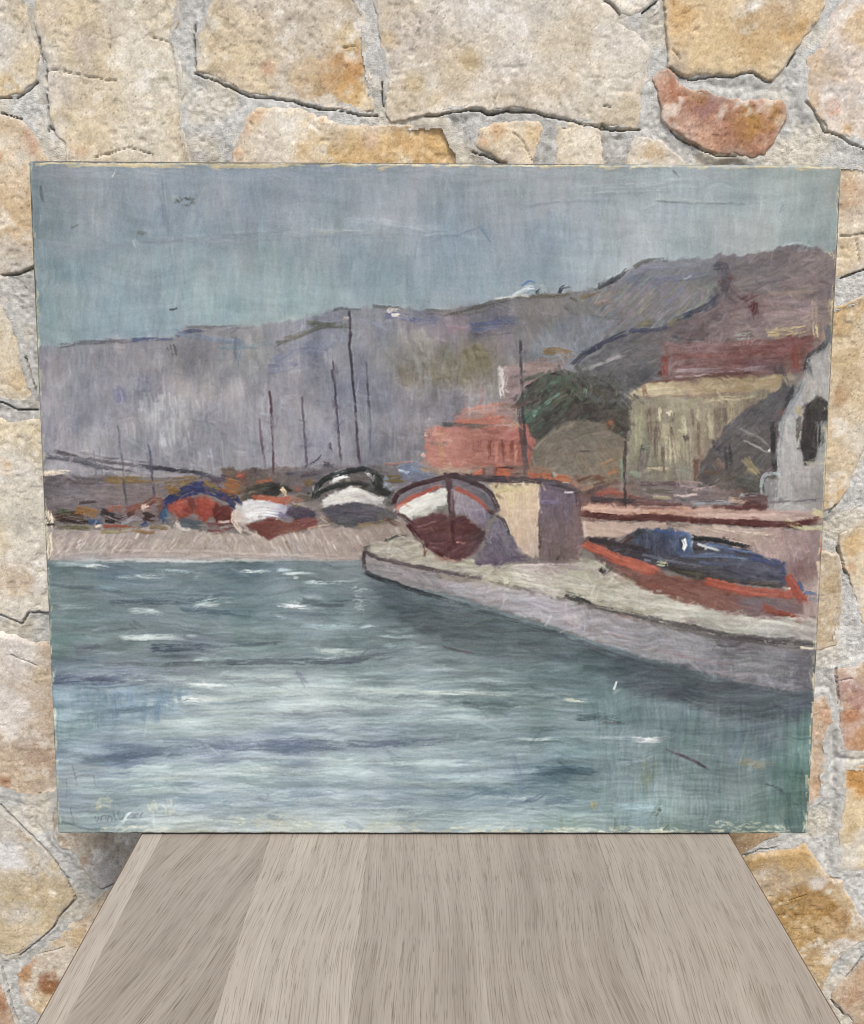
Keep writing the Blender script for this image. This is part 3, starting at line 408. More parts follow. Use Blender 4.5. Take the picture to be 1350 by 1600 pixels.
for p, w, c, a in (([(566,862),(590,874),(630,884),(690,894)],5,(84,68,74),.85),([(568,864),(567,880),(569,896)],5,(72,62,70),.85),([(690,894),(740,902),(790,915)],4,(106,100,104),.7),([(640,888),(700,900),(760,908)],5,(118,112,120),.6),([(680,902),(760,912),(820,924)],7,(140,130,112),.6),([(880,932),(905,940),(930,950)],8,(78,78,78),.85),([(925,950),(960,955),(1000,964)],6,(100,96,92),.8),([(990,962),(1060,978),(1130,990)],7,(96,88,90),.85),([(1040,976),(1150,1000),(1280,1004)],10,(104,94,96),.85),([(1120,992),(1200,1006),(1285,1012)],9,(92,82,86),.85),([(960,962),(1010,972)],5,(150,118,116),.6),
 ([(700,938),(740,952),(780,960)],6,(164,118,108),.6),([(660,920),(700,935)],5,(150,140,140),.5),([(740,955),(800,972),(860,990)],7,(180,170,172),.7),([(790,965),(850,990),(930,1015)],6,(178,168,174),.65),([(880,975),(940,990),(1000,1000)],4,(146,112,112),.6),([(1000,1012),(1080,1030),(1150,1042)],4,(140,112,114),.55),([(900,1000),(960,1015),(1060,1042)],5,(166,156,164),.6),([(800,935),(860,950),(900,960)],7,(172,166,178),.6),([(1060,1035),(1120,1052),(1180,1060)],4,(172,160,166),.5),([(600,885),(650,898),(700,905)],9,(134,128,138),.5),([(1250,1014),(1278,1016)],3,(220,205,180),.8),([(750,905),(800,912),(850,920)],4,(206,202,178),.7),([(700,890),(780,896),(830,905)],3,(214,208,190),.6),([(600,862),(640,866),(680,880)],6,(186,182,170),.6),([(660,862),(675,872)],5,(176,150,128),.6),([(615,856),(650,858)],5,(150,140,128),.5)): S(p, w, c, a, 0.42)
S([(800,888),(850,884),(890,886)], 4, (214,196,192), 0.7, 0.45); S([(880,886),(930,892),(950,895)], 6, (176,160,166), 0.6, 0.45); S([(740,882),(820,876),(900,884)], 8, (138,122,132), 0.6, 0.4); S([(910,876),(935,885)], 6, (160,154,138), 0.7); S([(936,892),(944,898)], 8, (56,54,52), 0.85)
# ---- far jetty, pink wall and right hand clutter
region([(905,770),(1000,752),(1090,760),(1200,775),(1195,802),(905,800)], [(930,780,(108,76,74)),(960,770,(120,92,84)),(1020,760,(116,104,102)),(1020,775,(124,108,108)),(1080,780,(116,104,108)),(1130,785,(126,108,108)),(1180,790,(98,70,70))], 3, 34, 5, 90, 8, 0.6, 0.4)
for p, w, c in (([(932,775),(950,768),(975,774)],9,(186,72,54)),([(975,775),(1000,782)],6,(140,80,72)),([(920,782),(960,784),(1000,785)],8,(62,48,56)),([(915,772),(930,765),(945,762)],5,(90,70,72)),([(1000,758),(1040,756),(1065,760)],6,(96,72,82)),([(1065,757),(1095,762)],9,(148,126,130)),([(1010,768),(1040,770),(1060,772)],6,(96,92,84)),([(1050,775),(1070,777),(1095,772)],3,(206,184,178)),([(1080,768),(1120,762)],2.5,(190,166,164)),([(990,780),(1040,784)],5,(112,84,84)),([(1020,778),(1045,780)],4,(150,140,112)),([(1080,788),(1130,788),(1150,786)],6,(146,146,154)),([(1060,782),(1110,785),(1150,786)],3,(84,84,94)),([(1140,782),(1165,784)],8,(176,150,132)),([(1155,775),(1185,776)],4,(142,148,154)),([(1110,797),(1150,797),(1190,796)],9,(96,48,48)),([(1165,788),(1190,798)],10,(92,46,46)),([(940,790),(1000,788),(1070,792)],6,(104,62,62)),([(1060,792),(1090,797)],5,(84,54,56))): S(p, w, c, 0.75, 0.38)
region([(900,796),(912,790),(1075,796),(1290,802),(1290,818),(1200,815),(1080,812),(905,806)], [(940,798,(198,152,134)),(1050,802,(190,144,124)),(1150,804,(186,150,138)),(1250,806,(176,150,140))], 1, 60, 5, 90, 8, 0.6, 0.42, hgt=1.2)
S([(905,794),(960,798),(1040,800)], 3, (214,172,152), 0.7, 0.45); S([(1078,806),(1160,806),(1240,808)], 3, (208,176,164), 0.6, 0.5)
S([(902,803),(960,810),(1030,812),(1120,816),(1200,822)], 9, (94,44,42), 0.9, 0.22); S([(1150,818),(1220,823),(1255,819),(1282,813)], 10, (88,38,38), 0.92, 0.2); S([(1000,796),(1070,797)], 3, (130,76,72), 0.5)
region([(905,812),(1000,818),(1100,822),(1240,830),(1292,826),(1290,968),(1240,965),(1230,905),(1200,880),(1120,855),(1070,838),(985,838),(918,848)], [(940,830,(192,164,148)),(1010,826,(182,156,144)),(1100,835,(178,154,142)),(1170,840,(176,152,140)),(1200,870,(172,146,140)),(1250,860,(160,132,132)),(1255,895,(134,104,104)),(1280,920,(180,156,150)),(1275,850,(150,126,128))], lambda x, y: 3 if y < 845 else 80, 30, 6, 200, 7, 0.55, 0.4)
S([(1225,815),(1260,828),(1290,824)], 7, (196,186,140), 0.7, 0.45); S([(1270,800),(1288,806)], 10, (202,192,140), 0.75, 0.4); S([(1110,826),(1180,836),(1235,838)], 3, (216,196,178), 0.6, 0.5); S([(905,812),(960,818),(1000,822)], 4, (120,98,92), 0.6, 0.5); S([(1040,820),(1075,826)], 6, (112,96,92), 0.6); S([(1284,845),(1285,865)], 7, (196,104,80), 0.75); S([(1240,880),(1250,905)], 26, (132,100,102), 0.5, 0.4); S([(1280,880),(1283,930)], 7, (222,190,166), 0.6, 0.5); S([(910,818),(916,850)], 5, (206,180,166), 0.7)
# ---- stone hut
region([(768,762),(800,756),(843,757),(843,870),(818,868),(800,850),(788,815),(776,798)], [(790,775,(208,186,146)),(810,800,(208,180,152)),(820,840,(206,178,154)),(838,850,(188,164,150))], 86, 30, 7, 80, 6, 0.6, 0.38, hgt=1.2)
S([(775,768),(800,765),(815,770)], 9, (196,180,130), 0.6); S([(841,765),(840,860)], 3, (222,196,178), 0.7, 0.45)
region([(842,758),(890,760),(904,775),(906,815),(908,868),(890,882),(843,876)], [(860,775,(106,92,112)),(870,800,(108,92,104)),(870,840,(112,92,98)),(895,830,(118,96,100)),(870,870,(112,96,94))], 88, 34, 8, 110, 5, 0.55, 0.38)
S([(844,788),(880,785)], 6, (122,108,146), 0.7, 0.4); S([(842,820),(843,860)], 3, (78,58,62), 0.7); S([(900,790),(903,860)], 9, (122,96,98), 0.6); S([(868,876),(878,868)], 4, (78,70,60), 0.7)
S([(725,748),(780,752),(840,753),(880,760),(905,772)], 9, (72,60,70), 0.85, 0.25); S([(848,762),(900,772)], 6, (92,78,94), 0.7); S([(880,771),(896,772)], 2.5, (206,196,200), 0.8); S([(900,770),(905,800)], 7, (92,62,66), 0.7); S([(845,755),(870,757)], 4, (130,118,132), 0.6)
# ---- the big moored boat
region([(742,885),(760,850),(772,815),(785,815),(795,835),(808,862),(812,876),(780,882)], [(775,840,(112,106,126)),(780,865,(100,90,110)),(750,880,(104,94,110))], 62, 30, 7, 80, 6, 0.6, 0.38)
S([(740,886),(790,876),(830,874)], 8, (96,82,104), 0.7, 0.35); S([(776,806),(788,818),(795,840)], 4, (62,62,70), 0.8); S([(775,825),(765,850)], 5, (132,126,146), 0.6, 0.45)
region([(614,792),(616,778),(632,766),(656,756),(698,744),(725,749),(752,760),(770,776),(778,800),(765,815),(740,790),(700,765),(660,775),(625,800)], [(640,772,(112,104,114)),(680,758,(114,104,114)),(740,768,(110,102,114)),(768,790,(98,92,104))], lambda x, y: -28 if x < 700 else 32, 22, 5, 70, 6, 0.6, 0.35)
region([(615,798),(640,784),(668,773),(693,766),(696,785),(690,797),(668,804),(645,812),(632,813),(622,805)], [(640,798,(226,224,218)),(670,785,(222,220,210)),(688,780,(212,210,204)),(682,797,(140,142,138))], -18, 36, 5, 60, 6, 0.65, 0.4, hgt=1.5)
region([(704,766),(720,768),(742,782),(760,797),(762,812),(757,828),(745,822),(728,808),(706,806)], [(720,785,(152,142,152)),(745,805,(138,128,148)),(758,818,(122,110,130))], 80, 24, 5, 50, 6, 0.6, 0.4, hgt=1.1)
region([(634,818),(650,812),(690,802),(708,808),(722,807),(740,818),(752,828),(758,832),(752,848),(738,864),(726,874),(712,878),(690,872),(668,856),(650,840)], [(670,830,(98,56,60)),(700,850,(94,52,56)),(730,830,(90,44,48)),(720,862,(92,52,54)),(748,840,(82,54,60))], -30, 30, 6, 110, 5, 0.65, 0.35)
for p, w, c, a in (([(614,790),(622,774),(645,760),(675,752),(697,747)],6,(66,36,46),.9),([(697,745),(722,749),(748,760),(768,776),(777,798)],7,(66,46,56),.88),([(618,800),(630,810),(642,820)],6,(86,58,66),.8),([(636,822),(652,842),(672,860),(695,874)],6,(84,36,44),.85),([(619,797),(635,784),(660,771),(690,760)],6,(194,76,58),.92),([(710,764),(730,773),(748,786),(764,800)],5,(180,74,60),.9),([(697,745),(701,765),(704,790),(706,812)],9,(88,62,72),.9),([(693,745),(712,745)],8,(70,40,50),.9),([(704,766),(706,800)],3,(198,190,196),.7),([(682,795),(696,798)],7,(122,120,116),.7),([(650,826),(680,816)],2.5,(142,94,104),.6),([(650,832),(675,826)],2,(134,84,94),.6),([(672,852),(695,852)],3,(130,88,96),.6),([(668,856),(690,860)],2,(130,88,96),.5),([(712,849),(728,850)],2.5,(196,130,128),.8),([(762,802),(772,802)],6,(86,62,64),.8),([(755,830),(748,850),(728,872)],6,(76,58,72),.7),([(690,874),(705,878),(715,880)],5,(170,126,112),.7),([(680,870),(700,880)],5,(140,96,92),.6),([(640,842),(660,868)],3,(196,182,164),.6),([(706,815),(707,860)],6,(74,32,38),.7),([(702,830),(703,845)],4,(128,90,72),.5)): S(p, w, c, a, 0.3, hgt=1.2)
# ---- the blue boat on the quay
region([(912,852),(940,866),(985,882),(1040,900),(1110,912),(1180,924),(1240,930),(1256,938),(1252,958),(1215,966),(1150,962),(1080,945),(1020,928),(965,900),(930,872)], [(950,876,(112,80,78)),(1000,905,(126,78,70)),(1060,925,(128,78,70)),(1130,940,(130,84,76)),(1190,945,(122,100,108)),(1240,945,(128,100,102))], 18, 44, 6, 130, 7, 0.6, 0.38)
region([(916,846),(925,842),(970,846),(990,835),(1075,838),(1085,845),(1170,862),(1200,876),(1225,880),(1228,918),(1180,916),(1110,908),(1040,892),(1000,880),(955,866)], [(940,852,(62,52,58)),(980,860,(66,60,72)),(1030,875,(66,66,80)),(1100,880,(78,78,92)),(1160,890,(74,76,96)),(1210,895,(72,74,96)),(1150,862,(64,70,90)),(1100,905,(62,58,60))], 10, 40, 6, 130, 7, 0.6, 0.35, hgt=1.1)
region([(986,850),(992,836),(1010,830),(1040,830),(1074,836),(1082,868),(1060,872),(1015,866)], [(1010,850,(64,72,96)),(1045,850,(62,74,104)),(1070,850,(76,100,140)),(1030,864,(64,66,84))], 88, 26, 6, 60, 8, 0.65, 0.35, hgt=1.2)
for p, w, c, a in (([(992,838),(1000,834),(1012,832)],7,(48,52,56),.85),([(1020,832),(1050,836),(1075,836)],5,(66,88,142),.8),([(1060,838),(1075,838),(1080,864)],4,(84,116,162),.8),([(1064,844),(1066,860)],7,(46,54,72),.8),([(1067,845),(1070,853),(1066,862)],5,(226,226,226),.95),([(970,848),(990,842)],6,(72,44,46),.8),([(1080,842),(1110,846),(1150,852),(1175,858)],8,(42,42,48),.9),([(1082,858),(1100,856)],8,(60,54,58),.8),([(1088,852),(1105,857),(1125,864)],3,(196,202,210),.85),([(1100,852),(1140,860),(1180,868)],3,(96,118,160),.8),([(1085,870),(1130,870),(1175,876)],5,(102,122,158),.75),([(1060,872),(1110,868),(1150,872)],4,(86,98,134),.7),([(1090,880),(1140,886)],4,(80,92,128),.6),([(1170,872),(1195,878),(1220,884)],9,(62,72,116),.8),([(1222,880),(1222,905)],7,(64,76,120),.8),([(915,844),(950,848),(985,856),(1020,866)],6,(54,46,54),.8),([(1000,868),(1060,882),(1100,888)],3,(108,112,134),.6),
 ([(1005,878),(1018,882)],6,(120,132,158),.7),([(1028,882),(1042,885)],8,(178,176,140),.85),([(1045,890),(1075,896),(1100,902)],9,(58,52,46),.85),([(1060,895),(1100,900)],6,(70,66,54),.8),([(1100,905),(1150,910),(1225,918)],6,(70,62,60),.75),([(1170,912),(1220,914)],5,(104,98,86),.5),([(912,850),(930,859),(960,873),(995,886),(1024,896)],14,(186,72,48),.95),([(916,853),(950,871),(1000,889)],3,(150,46,32),.5),([(1100,910),(1130,917),(1165,925),(1210,929),(1245,930)],13,(178,70,52),.93),([(1230,902),(1238,916),(1247,930),(1256,942)],11,(174,66,50),.93),([(1253,930),(1257,942)],7,(184,66,48),.85),([(1020,900),(1060,910),(1100,914)],5,(124,74,72),.6),([(975,905),(1005,915),(1030,922)],6,(148,72,54),.6),([(1190,952),(1215,960),(1245,963)],8,(150,64,48),.85),([(1190,946),(1210,955)],5,(164,68,50),.8),([(1150,942),(1200,944),(1240,950)],7,(118,106,118),.6),([(1110,925),(1160,932)],5,(142,86,72),.5),([(1246,912),(1256,926)],5,(76,92,134),.8),([(1255,928),(1285,933)],4,(92,112,146),.85),([(1262,938),(1285,941)],5,(134,134,146),.6),([(1232,920),(1236,922)],4,(230,210,200),.8),([(940,884),(975,902),(1030,925)],4,(96,76,70),.6),([(973,905),(985,909)],5,(160,142,116),.6)): S(p, w, c, a, 0.28, hgt=1.25)
# ---- masts and rigging
for p, w, c in (([(545,487),(548,560),(555,650),(561,728)],3.4,(62,54,64)),([(520,565),(526,650),(533,725)],2.8,(82,74,88)),([(518,580),(521,600)],3,(80,72,84)),([(572,565),(577,640),(578,712)],2.4,(104,104,116)),([(574,600),(576,640)],2.6,(82,80,92)),([(472,622),(476,680),(480,735)],2.4,(94,86,102)),([(421,612),(424,660),(427,745)],3.2,(82,54,60)),([(404,657),(409,700),(414,742)],3,(104,84,92)),([(396,610),(400,650)],2,(132,128,134)),([(812,533),(815,620),(819,690),(821,745)],3.6,(60,58,68)),([(975,690),(976,740),(977,795)],4,(62,54,54)),([(233,697),(238,740),(242,778)],3,(76,76,94)),([(183,665),(189,700),(194,745),(199,795)],2.4,(104,104,112)),([(194,750),(198,792)],3,(78,78,84)),([(147,705),(150,745),(152,765)],2,(110,110,122)),([(155,698),(160,745)],2,(112,112,124)),([(328,703),(331,720),(334,745)],2.5,(160,160,170)),([(324,715),(330,716)],3,(170,170,178)),([(818,700),(820,745)],7,(92,80,84)),([(810,655),(818,720)],6,(96,72,72))): S(p, w*0.9, c, 0.74, 0.12, 4, 0.06, 1.2)
for p, w, c in (([(82,708),(130,718),(190,727),(260,733)],4.5,(92,88,94)),([(85,706),(125,716)],3,(74,72,76)),([(70,717),(120,722),(165,733),(220,742)],5,(80,80,90)),([(110,722),(150,730)],4,(66,66,76)),([(230,732),(290,738),(335,746)],5,(68,62,74)),([(260,736),(310,742)],4,(58,54,64)),([(300,742),(350,752)],4,(82,76,92)),([(65,712),(73,718)],8,(206,188,172)),([(120,708),(150,714),(240,726)],2.5,(122,116,124))): S(p, w, c, 0.75, 0.35)
S([(812,560),(822,550)], 5, (96,98,106), 0.5); S([(808,636),(830,625)], 9, (84,62,58), 0.6, 0.4); S([(800,640),(812,630)], 7, (96,68,62), 0.6)
# ---- water
WAT = [(80,890,(92,108,116)),(200,890,(94,110,122)),(400,890,(88,106,118)),(550,890,(104,113,120)),(100,920,(100,114,116)),(300,925,(100,115,123)),(500,940,(98,112,118)),(100,960,(102,116,119)),(250,960,(110,122,127)),(400,960,(92,112,118)),(550,980,(112,127,131)),(600,950,(86,96,103)),(700,980,(87,94,100)),(800,1010,(89,98,104)),
 (90,1010,(93,112,112)),(200,1010,(112,125,127)),(300,1015,(92,102,112)),(400,1010,(112,127,129)),(500,1010,(116,130,135)),(100,1055,(98,107,122)),(200,1055,(103,109,125)),(300,1060,(118,127,132)),(450,1060,(143,153,156)),(600,1060,(122,135,139)),(750,1060,(102,115,118)),(900,1050,(86,104,108)),(1000,1060,(80,89,97)),(1150,1090,(83,88,95)),(1260,1110,(82,91,99)),
 (100,1090,(122,142,158)),(200,1090,(123,143,163)),(350,1095,(147,157,160)),(500,1090,(163,173,173)),(650,1090,(138,150,153)),(800,1090,(109,125,129)),(950,1100,(92,115,118)),(1050,1130,(89,107,114)),(1200,1150,(92,102,112)),(100,1140,(117,137,145)),(250,1140,(137,149,155)),(400,1130,(150,160,163)),(550,1140,(138,150,158)),(700,1140,(120,134,140)),(850,1130,(109,125,129)),(1000,1150,(102,119,124)),(1150,1170,(97,112,119)),(1250,1170,(88,115,114)),
 (100,1175,(110,128,140)),(200,1185,(98,110,136)),(350,1180,(110,120,143)),(450,1165,(103,113,140)),(600,1165,(118,130,146)),(750,1170,(120,136,143)),(900,1170,(112,132,139)),(1100,1190,(102,117,121)),(1240,1200,(85,112,108)),(120,1210,(138,146,153)),(250,1210,(148,163,166)),(400,1205,(148,163,166)),(550,1200,(148,163,168)),(700,1210,(128,146,154)),(850,1220,(97,117,129)),(1000,1220,(107,125,127)),(1150,1230,(102,115,115)),(1250,1260,(82,105,98)),
 (110,1260,(130,140,150)),(200,1255,(123,138,146)),(300,1250,(123,138,150)),(450,1250,(128,143,156)),(600,1255,(130,143,156)),(750,1255,(118,136,148)),(900,1260,(120,140,146)),(1000,1270,(122,142,147)),(1100,1270,(97,115,115)),(1200,1280,(89,109,105)),(110,1295,(138,148,143)),(300,1295,(162,167,159)),(450,1290,(172,175,167)),(600,1290,(172,179,177)),(750,1290,(148,163,163)),(900,1292,(138,156,150)),(1050,1290,(107,125,119)),(1200,1295,(97,115,107))]
WAT = [(x, y, tuple(v+((23 if y > 1190 else 19) if y > 1065 and x < 800 else 12 if y > 1040 and x < 1000 else 13) for v in c)) for x, y, c in WAT]
WP = [(40,878),(300,879),(562,878),(566,897),(600,909),(700,930),(850,977),(950,1012),(1050,1042),(1200,1078),(1310,1088),(1300,1320),(40,1320)]
def wang(x, y): return 88 if x > 930 and (x-930)*0.25+1040 < y else 0.5
region(WP, WAT, wang, 80, 8, 1900, 5, 0.42, 0.42, hue=3, var=6, ejit=3, angj=2.2, hgt=0.7)
for k in range(520):
    x = R.uniform(70, 1000); y = R.uniform(895, 1300); l = R.uniform(25, 110); v = R.gauss(2, 11)
    if x > 560 and y < 915+(x-560)*0.32: continue
    S([(x-l/2, y+R.gauss(0, 1.5)), (x, y+R.gauss(0, 1)), (x+l/2, y+R.gauss(0, 1.5))], R.uniform(1.6, 4), idw(WAT, np.array(x), np.array(y))+v, 0.4, 0.55, 5, 0.3, 0.9)
for k in range(200):
    x = R.uniform(930, 1275); y = R.uniform(1090, 1300); l = R.uniform(12, 36); v = R.gauss(2, 8)
    S([(x, y-l/2), (x+1, y+l/2)], R.uniform(2, 5), idw(WAT, np.array(x), np.array(y))+v, 0.3, 0.55)
for k in range(260):
    x = R.uniform(90, 900); y = R.uniform(1045, 1290); l = R.uniform(60, 190); c = idw(WAT, np.array(x), np.array(y)); v = R.gauss(6, 11)
    if x > 560 and y < 950+(x-560)*0.32: continue
    S([(x-l/2, y+R.gauss(0, 2)), (x, y+R.gauss(0, 2)), (x+l/2, y+R.gauss(0, 2))], R.uniform(5, 13), c+v, 0.42, 0.5, 6, 0.35, 0.9)
for k in range(150):
    x = R.uniform(110, 820); y = R.choice((R.gauss(1088, 16), R.gauss(1130, 14), R.gauss(1212, 18), R.gauss(1255, 24), R.uniform(1050, 1295))); l = R.uniform(70, 240)
    if x > 560 and y < 960+(x-560)*0.32: continue
    c = np.array((186, 198, 196))+R.gauss(0, 9) if R.random() < 0.62 else np.array((126, 142, 152))+R.gauss(0, 9)
    S([(x-l/2, y+R.gauss(0, 2)), (x, y+R.gauss(0, 1.5)), (x+l/2, y+R.gauss(0, 2))], R.uniform(3, 11), c, 0.32, 0.45, 8, 0.45, 1.1, 3.0)
# quay's dark reflection
region([(572,905),(640,925),(750,955),(850,985),(950,1018),(1100,1058),(1285,1092),(1278,1130),(1150,1125),(1000,1085),(900,1040),(800,1010),(700,1000),(640,980),(600,940)], [(620,935,(80,90,98)),(700,965,(84,90,96)),(800,1000,(84,92,98)),(950,1050,(76,86,94)),(1100,1090,(78,82,90)),(1220,1115,(74,80,88))], 4, 60, 8, 160, 4, 0.42, 0.4, base=0.55, soft=9, ejit=14)
for p, w, c, a in (([(568,897),(590,906),(630,918),(670,932)],6,(46,50,58),.85),([(650,925),(700,940),(740,952)],5,(64,70,78),.7),([(740,952),(850,986),(950,1018)],5,(72,76,84),.6),([(900,1005),(1000,1040),(1120,1068),(1280,1092)],10,(74,76,84),.6),([(950,1035),(1050,1065),(1150,1085)],10,(78,82,90),.45),([(590,920),(680,960),(760,985)],12,(78,88,94),.4)): S(p, w, c, a, 0.42)
H = (224,230,226)
for p, w, c, a in (([(75,881),(200,878),(350,878),(470,880),(560,880)],4,(196,202,202),.75),([(82,884),(130,884),(170,890)],5,(170,184,190),.7),([(132,888),(150,886),(170,890)],4,(222,226,224),.85),([(180,905),(215,904),(265,903)],3.5,(206,214,214),.8),([(240,894),(280,895),(330,899)],3,(160,180,188),.7),([(372,893),(390,895),(405,895),(422,892)],4,(214,224,222),.85),([(430,893),(462,892)],3.5,(170,190,196),.8),([(440,898),(470,898),(498,899)],3.5,(206,218,218),.85),([(458,904),(465,906)],3,(200,206,206),.7),([(470,913),(520,912),(560,910)],3,(198,210,212),.75),([(300,904),(320,903)],3,(176,184,186),.6),
 ([(140,921),(170,921),(200,921)],3.5,(150,176,186),.65),([(90,950),(130,950),(165,951)],5,(168,184,188),.6),([(300,947),(330,939),(362,938)],5,(172,192,194),.75),([(305,947),(340,946),(366,944)],3,(206,216,214),.75),([(200,955),(230,956),(258,962)],6,(180,192,194),.8),([(230,955),(250,958)],4,(206,212,210),.8),([(440,948),(465,949),(485,950)],4,(228,232,228),.9),([(485,950),(530,951)],3,(170,186,190),.6),([(432,948),(445,948)],3,(206,212,212),.7),([(470,932),(500,934),(540,936)],3,(166,178,182),.6),([(430,966),(450,968)],3,(160,180,186),.6),
 ([(185,998),(210,999),(240,998)],5,(196,206,202),.8),([(218,998),(260,997),(285,996)],7,(198,206,202),.7),([(290,997),(310,997)],5,(176,186,184),.5),([(470,980),(510,982),(560,984)],6,(160,182,188),.7),([(510,978),(560,980)],4,(170,190,194),.6),([(560,983),(590,978)],3,(180,196,200),.7),([(485,1018),(520,1020),(575,1021)],7,(188,200,200),.85),([(500,1018),(540,1019)],3,(220,226,222),.8),([(470,1030),(510,1031),(560,1030)],3,(180,190,192),.6),([(585,994),(620,996),(660,997)],3.5,(178,190,196),.75),([(600,988),(650,989)],2.5,(166,176,182),.6),([(596,1010),(620,1008),(645,1006)],4,(170,190,196),.75),([(635,1014),(660,1015),(690,1015)],4,(166,176,180),.7),([(638,1021),(690,1023)],4,(150,160,166),.6),
 ([(300,1033),(340,1031),(380,1028)],5,(156,176,176),.7),([(300,1034),(330,1032)],3,(186,200,196),.7),([(290,1072),(330,1072),(390,1072)],3.5,(216,222,218),.85),([(340,1072),(400,1072),(440,1072)],4,(176,190,192),.5),([(266,1094),(300,1094),(330,1094)],6,(226,228,220),.92),([(300,1094),(350,1094),(400,1092)],4,(206,210,204),.7),([(500,1070),(540,1068),(580,1064)],7,(178,192,194),.75),([(510,1058),(560,1056),(640,1054)],5,(168,184,188),.6),([(540,1082),(600,1082),(680,1083)],7,(196,202,196),.75),([(650,1083),(700,1084),(760,1086)],4,(206,208,200),.85),([(700,1084),(780,1088),(830,1086)],2.5,(196,198,188),.7),([(830,1088),(870,1088)],3,(150,166,166),.7),([(880,1094),(905,1096),(922,1098)],4,(200,200,176),.8),([(706,1098),(725,1095)],3,(166,184,186),.75),
 ([(330,1110),(420,1112),(520,1108)],12,(166,176,176),.5),([(560,1126),(620,1124),(660,1128)],5,(160,176,180),.6),([(270,1150),(330,1148),(400,1145)],8,(166,176,176),.55),([(440,1148),(500,1150),(560,1150)],3,(186,200,206),.6),([(540,1150),(600,1150),(700,1155)],3,(170,182,190),.6),([(540,1157),(580,1157)],4,(170,166,178),.5),([(800,1158),(850,1157),(910,1154)],3,(186,198,198),.75),([(920,1155),(980,1156),(1010,1158)],3,(160,170,174),.6),([(985,1157),(1015,1158),(1046,1156)],8,(196,196,200),.9),([(1000,1159),(1043,1158)],3,(226,222,218),.8),
 ([(590,1198),(640,1194),(696,1190)],4,(190,206,206),.8),([(540,1188),(556,1189)],5,(200,212,208),.8),([(490,1187),(540,1188)],4,(190,204,200),.5),([(850,1185),(900,1185),(938,1186)],4,(150,172,182),.65),([(960,1196),(1000,1192),(1020,1184),(1024,1178)],5,(150,168,176),.6),([(730,1192),(760,1191)],3,(170,190,190),.6),([(200,1232),(240,1231),(280,1232)],7,(178,196,196),.7),([(260,1200),(330,1198),(420,1202)],9,(162,178,180),.55),([(360,1200),(430,1192),(520,1190)],9,(168,186,188),.55),([(300,1215),(400,1218),(480,1215)],10,(158,178,182),.5),([(960,1265),(1000,1265),(1045,1268)],9,(150,178,186),.75),([(970,1264),(1030,1264)],4,(172,194,200),.6),([(990,1280),(1030,1285)],9,(138,164,170),.6),([(600,1220),(700,1222),(780,1218)],7,(150,168,176),.5),([(560,1245),(600,1255),(650,1252)],7,(146,160,168),.5)): S(p, w*1.25, np.asarray(c)*0.97, a*0.95, 0.3, 9, 0.5, 1.4, 1.7)
for k in range(16):
    y = 916+k*2.7+R.gauss(0, 0.6); x = 551+R.gauss(3, 3); l = R.uniform(5, 16)
    S([(x, y), (x+l/2, y+R.gauss(0, 0.8)), (x+l, y+R.gauss(0, 0.8))], R.uniform(1, 2), (184,194,194), 0.4, 0.3, hgt=1.3)
for p, w, c, a in (([(170,944),(230,942),(300,940),(360,932)],10,(84,98,110),.6),([(280,953),(340,958),(400,962)],8,(78,94,108),.6),([(70,914),(110,919),(200,925)],5,(82,96,106),.5),([(236,1014),(270,1014),(320,1014)],11,(74,82,96),.8),([(320,1012),(380,1010),(450,1006)],5,(92,102,112),.6),([(160,1038),(250,1040),(350,1038)],7,(100,106,110),.6),([(350,1038),(430,1036),(520,1035),(620,1024)],9,(96,104,112),.65),([(520,1035),(570,1034)],7,(104,108,122),.6),([(80,1062),(130,1064),(205,1060)],16,(92,98,122),.7),([(200,1066),(260,1062)],14,(110,116,126),.5),([(120,1018),(150,1016)],16,(98,98,112),.5),([(205,975),(220,985)],14,(96,104,112),.5),([(470,940),(520,946),(545,944)],9,(84,92,100),.7),([(420,958),(470,960),(540,962)],5,(92,106,114),.6),([(130,1188),(160,1186),(220,1184)],9,(102,114,134),.5),([(170,1184),(240,1178),(330,1172),(370,1172)],14,(104,114,138),.45),([(360,1168),(420,1164),(480,1162),(540,1168)],16,(102,112,136),.45),([(440,1176),(490,1172)],10,(106,116,140),.4),([(540,1162),(600,1164),(700,1160)],12,(106,116,138),.55),([(255,1158),(300,1160),(340,1166)],8,(118,128,146),.5),([(120,1118),(180,1112),(260,1108)],5,(110,126,138),.5),([(440,1122),(500,1118),(560,1116)],10,(128,138,144),.5),([(740,1078),(800,1076),(850,1074)],10,(96,106,108),.5),([(720,1100),(780,1106),(840,1100)],10,(100,112,114),.5),([(900,1124),(940,1122),(975,1128)],9,(80,98,104),.6),([(840,1206),(890,1204),(930,1208)],14,(88,108,124),.65),([(830,1220),(900,1218)],18,(90,112,126),.5),([(800,1180),(812,1215),(815,1240)],9,(112,124,146),.45),([(780,1240),(810,1250),(830,1250)],9,(108,122,144),.5),([(820,1252),(838,1250),(850,1238)],7,(102,116,134),.6),([(850,1254),(900,1250)],10,(98,114,132),.5),([(740,1238),(800,1240)],14,(112,130,148),.45),([(450,1242),(490,1241),(530,1240)],9,(104,116,142),.3),([(620,1268),(650,1275),(690,1278)],9,(108,120,142),.3),([(270,1262),(278,1258)],9,(96,110,132),.3),([(350,1256),(362,1258)],10,(104,118,142),.3),([(420,1278),(445,1282)],9,(106,124,142),.3),([(540,1290),(560,1296)],18,(108,122,142),.3),([(400,1248),(415,1252),(420,1240)],4,(128,132,144),.5)): S(p, w, c, a, 0.42)
